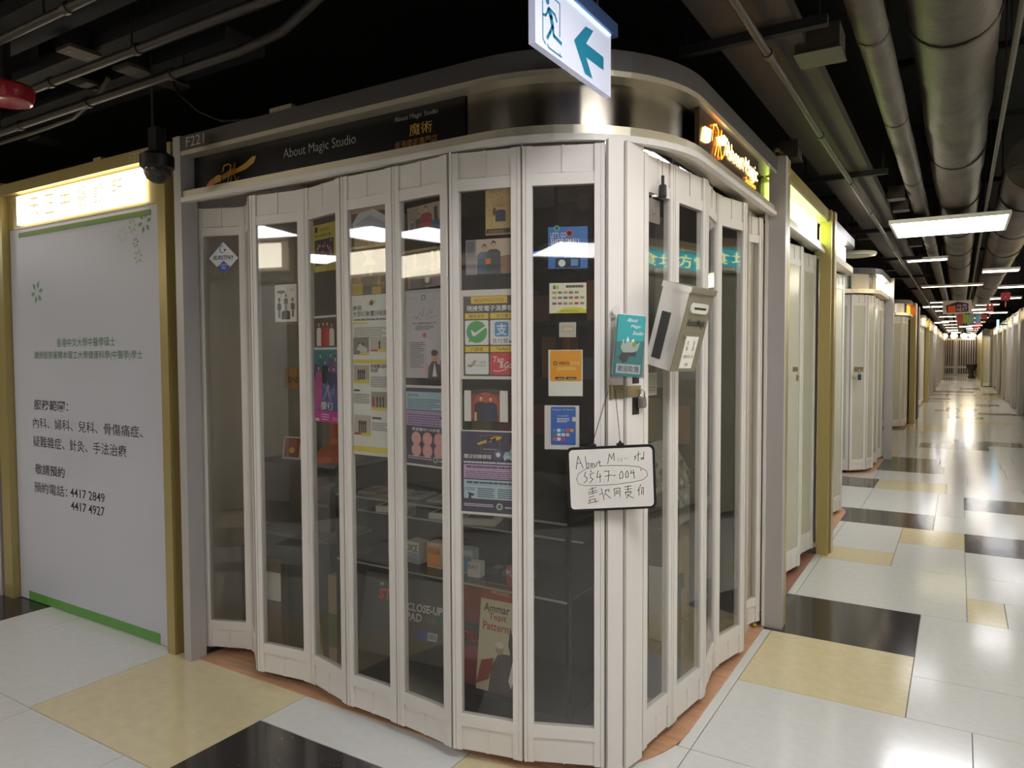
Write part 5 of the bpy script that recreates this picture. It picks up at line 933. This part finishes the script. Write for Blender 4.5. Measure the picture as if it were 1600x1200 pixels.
for k, (x0, x1, y0, y1) in enumerate(((-3.25, -3.14, 1.64, 1.77), (-3.575, -3.483, 1.855, 1.99), (-4.735, -4.603, 2.215, 2.35), (-3.245, -3.131, 1.875, 2.0), (-3.245, -3.152, 2.078, 2.195))):
    t = thing('bracket_plate', ('grey bracket plate below the upper tray', 'grey bracket plate left of the pair of plates', 'lone grey bracket plate over the clinic front', 'grey bracket plate beside the middle conduit', 'grey bracket plate above the dome camera')[k], 'bracket', ((x0+x1)/2, (y0+y1)/2, 2.78), 'bracket plates at the upper left')
    B().box(x0, x1, y0, y1, 2.775, 2.79, trayp).build('plate', t); B().box(x0+.02, x1-.02, y0+.02, y1-.02, 2.79, 3.45 if k == 2 else 2.88, traypd).build('block', t)
    for a in (.2, .8): B().lathe([(.006, -.002), (.006, 0)], black, ((x0+x1)/2, y0+(y1-y0)*a, 2.775), 8).build('bolt', t)
fb = thing('fire_alarm_bell', 'red fire alarm bell at the upper left edge', 'alarm bell', (-3.4, 1.515, 2.555)); T = frame((-3.80, 1.66, 2.735), (0, 1, 0), (0, 0, 1))
T = Matrix.Translation((-3.40, 1.515, 2.555)); B().lathe([(.01, .012), (.07, .008), (.082, 0), (.092, .004), (.1, .03), (.102, .06), (.095, .07), (.05, .075)], M('red enamel', '#a3242c', .25, coat=.3), (0, 0, 0), 28, T).build('gong', fb, smooth=True); B().tube([(-3.40, 1.515, 2.62), (-3.40, 1.515, 3.45)], .02, blackm, 8).build('mount', fb)
# dome camera
dcam = thing('dome_camera', 'black dome security camera hanging in front of the clinic corner', 'camera', (-3.09, 1.98, 2.25))
B().lathe([(.056, 0), (.072, .01), (.072, .06), (.052, .075)], M('black camera housing', '#1c1a18', .4), (-3.09, 1.98, 2.335), 20).build('housing', dcam, smooth=True); B().lathe([(.003, -.062), (.024, -.058), (.044, -.044), (.055, -.022), (.058, 0)], glass_mat('smoked dome', '#8a8684', .25, '#6a6460', .03), (-3.09, 1.98, 2.336), 20).build('dome', dcam, smooth=True)
B().lathe([(.001, -.04), (.025, -.034), (.034, -.01), (.025, .0)], black, (-3.09, 1.98, 2.335), 14).build('lens_unit', dcam); B().box(-3.115, -3.055, 1.955, 2.005, 2.405, 2.52, blackm).tube([(-3.115, 1.98, 2.42), (-3.115, 1.98, 3.45)], .006, conduitm, 8).build('drop_rod', dcam)
cb2 = B().tube([(-3.16, 2.10, 2.8), (-3.12, 2.12, 2.72), (-3.02, 2.15, 2.63), (-2.9, 2.18, 2.575), (-2.75, 2.2, 2.56), (-2.65, 2.21, 2.55)], .007, black, 6).build('cable', label='black cable sagging from the bracket to the corner shop beam', cat='cable', loc=(-3, 2.15, 2.55), smooth=True)
# ================================================================== EXIT SIGN
ex = thing('exit_sign', 'lit white exit sign with running man and left arrow', 'sign', (-.95, 1.9, 2.3)); xs = -.945
B().box(xs-.02, xs, 1.655, 2.13, 2.302, 2.49, M('lit acrylic sign', '#bfc2cc', .25, var=0, emit=.13, emitcol='#cfd8ff')).build('panel', ex)
B().box(xs-.035, xs+.015, 1.62, 2.15, 2.49, 2.53, M('dark blue housing', '#39507a', .35, metal=.3)).build('housing', ex); B().box(xs-.006, xs+.004, 1.66, 2.12, 2.486, 2.4905, M('blue white led', '#cfe6ff', var=0, emit=3, emitcol='#a8d8ff')).build('light_strip', ex)
for y in (1.75, 2.05): B().tube([(xs-.01, y, 2.53), (xs-.01, y, 3.45)], .005, black, 6).build('hanger_rod', ex)
T = frame((xs+.0004, 0, 0), (0, 1, 0), (0, 0, 1)); tl = M('teal pictogram', '#12728c', .4, var=0, emit=.05, emitcol='#12728c'); b = B()
def E_(y, z): return 1.655+.475*y, 2.302+.188*z
b.flat([E_(*p) for p in ((.462, .45), (.619, .80), (.728, .83), (.625, .545), (.882, .555), (.882, .345), (.625, .335), (.716, .08), (.613, .07))], .0005, tl, T); b.build('arrow', ex)
b = B(); st_ = lambda pts, w_: b.stroke([E_(*p) for p in pts], w_, .0006, tl, T)
b.ell(*E_(.134, .70), .0105, .011, .0006, tl, T); st_([(.148, .59), (.178, .51), (.195, .39)], .017); st_([(.145, .58), (.117, .48), (.085, .46)], .007); st_([(.155, .61), (.222, .585), (.245, .51)], .007); st_([(.193, .40), (.163, .28), (.131, .18)], .010); st_([(.196, .39), (.208, .28), (.299, .25)], .010)
st_([(.079, .80), (.082, .13), (.111, .08)], .0035); st_([(.079, .80), (.282, .80), (.281, .33)], .0035); st_([(.136, .10), (.15, .06), (.304, .06)], .004); st_([(.281, .1), (.29, .06)], .0035); b.build('running_man', ex)
# ================================================================== HANGING SIGNS AND ORNAMENTS FAR DOWN THE CORRIDOR
hs_ = thing('hanging_sign', 'white hanging house shaped logo sign with orange square', 'sign', (-.05, 17.5, 2.32)); T = frame((-.33, 17.9, 2.305), (1, -.18, .02), (0, 0, 1))
B().box(0, .53, 0, .27, -.01, 0, paper, T).build('board', hs_); b = B(); b.flat([(.08, .03), (.47, .03), (.47, .2), (.28, .25), (.06, .18)], .001, C_('33264a'), T).flat([(.1, .04), (.24, .04), (.24, .17), (.1, .17)], .002, C_('e0683a'), T); b.text('NEXT', .26, .05, .07, C_('d8d0e0'), T, w=.19, z=.003); b.text('旺角', .27, .14, .05, C_('d8d0e0'), T, w=.17, z=.003); b.build('printed_artwork', hs_)
for x in (.05, .48): B().tube([T @ Vector((x, .27, 0)), T @ Vector((x, 1.14, 0))], .003, traypd, 5).build('hanger_wire', hs_)
ds = thing('hanging_sign', 'row of red, green and blue hanging direction panels', 'sign', (.18, 23, 2.3)); T = frame((-.08, 23.1, 2.28), (1, -.02, 0), (0, 0, 1))
for k, (x, w_, c) in enumerate(((0, .13, 'c8483c'), (.13, .13, '93a83c'), (.26, .13, '7d9a88'), (.41, .12, '6a9ac8'))): B().box(x, x+w_-.004, 0, .24, -.01, 0, C_(c), T).build('direction_panel', ds)
for x in (.06, .46): B().tube([T @ Vector((x, .24, 0)), T @ Vector((x, 1.16, 0))], .003, traypd, 5).build('hanger_wire', ds)
redp = M('red ornament', '#b8343c', .4)
for k, (x, y, z, s) in enumerate(((.62, 14.5, 2.42, .085), (.52, 18.5, 2.44, .09), (.48, 21, 2.36, .08), (.42, 24, 2.32, .08), (.4, 28, 2.28, .08))):
    t = thing('red_ornament', '%s of the red knot ornaments strung along the corridor' % ORD[k], 'ornament', (x, y, z), 'red knot ornaments'); b = B()
    for j in range(4): a = j*PI/2+PI/4; b.prism([(x+s*.55*math.cos(a)+s*.45*math.cos(a+q*PI/4), z+s*.55*math.sin(a)+s*.45*math.sin(a+q*PI/4)) for q in range(8)], -y-.01, -y+.01, redp, Matrix.Rotation(PI/2, 4, 'X'))
    b.build('knot', t); B().tube([(x, y, z-s), (x, y, z-s*2)], .01, redp, 5).build('tassel', t); B().tube([(x, y, z+s), (x, y, 3.45)], .002, redp, 5).build('cord', t)
tb = thing('blade_sign', 'small glowing cyan blade sign on the far right row', 'sign', (.9, 27, 2.3)); B().box(.95, 1.0, 26.9, 27.1, 2.2, 2.5, M('glowing cyan', '#7fe0f4', var=0, emit=4, emitcol='#5fd8ff')).build('face', tb); B().box(1.0, 1.24, 26.98, 27.02, 2.33, 2.37, traypd).build('arm', tb)
B().lathe([(.002, 0), (.009, .003), (.013, .012), (.009, .021), (.002, .024)], M('yellow rubber', '#b89a2c', .5), (-.93, 4.02, .007), 12).build('rubber_ball', label='tiny yellow rubber ball on the wooden threshold by the right post', cat='ball', loc=(-.93, 4.02, .007), smooth=True)
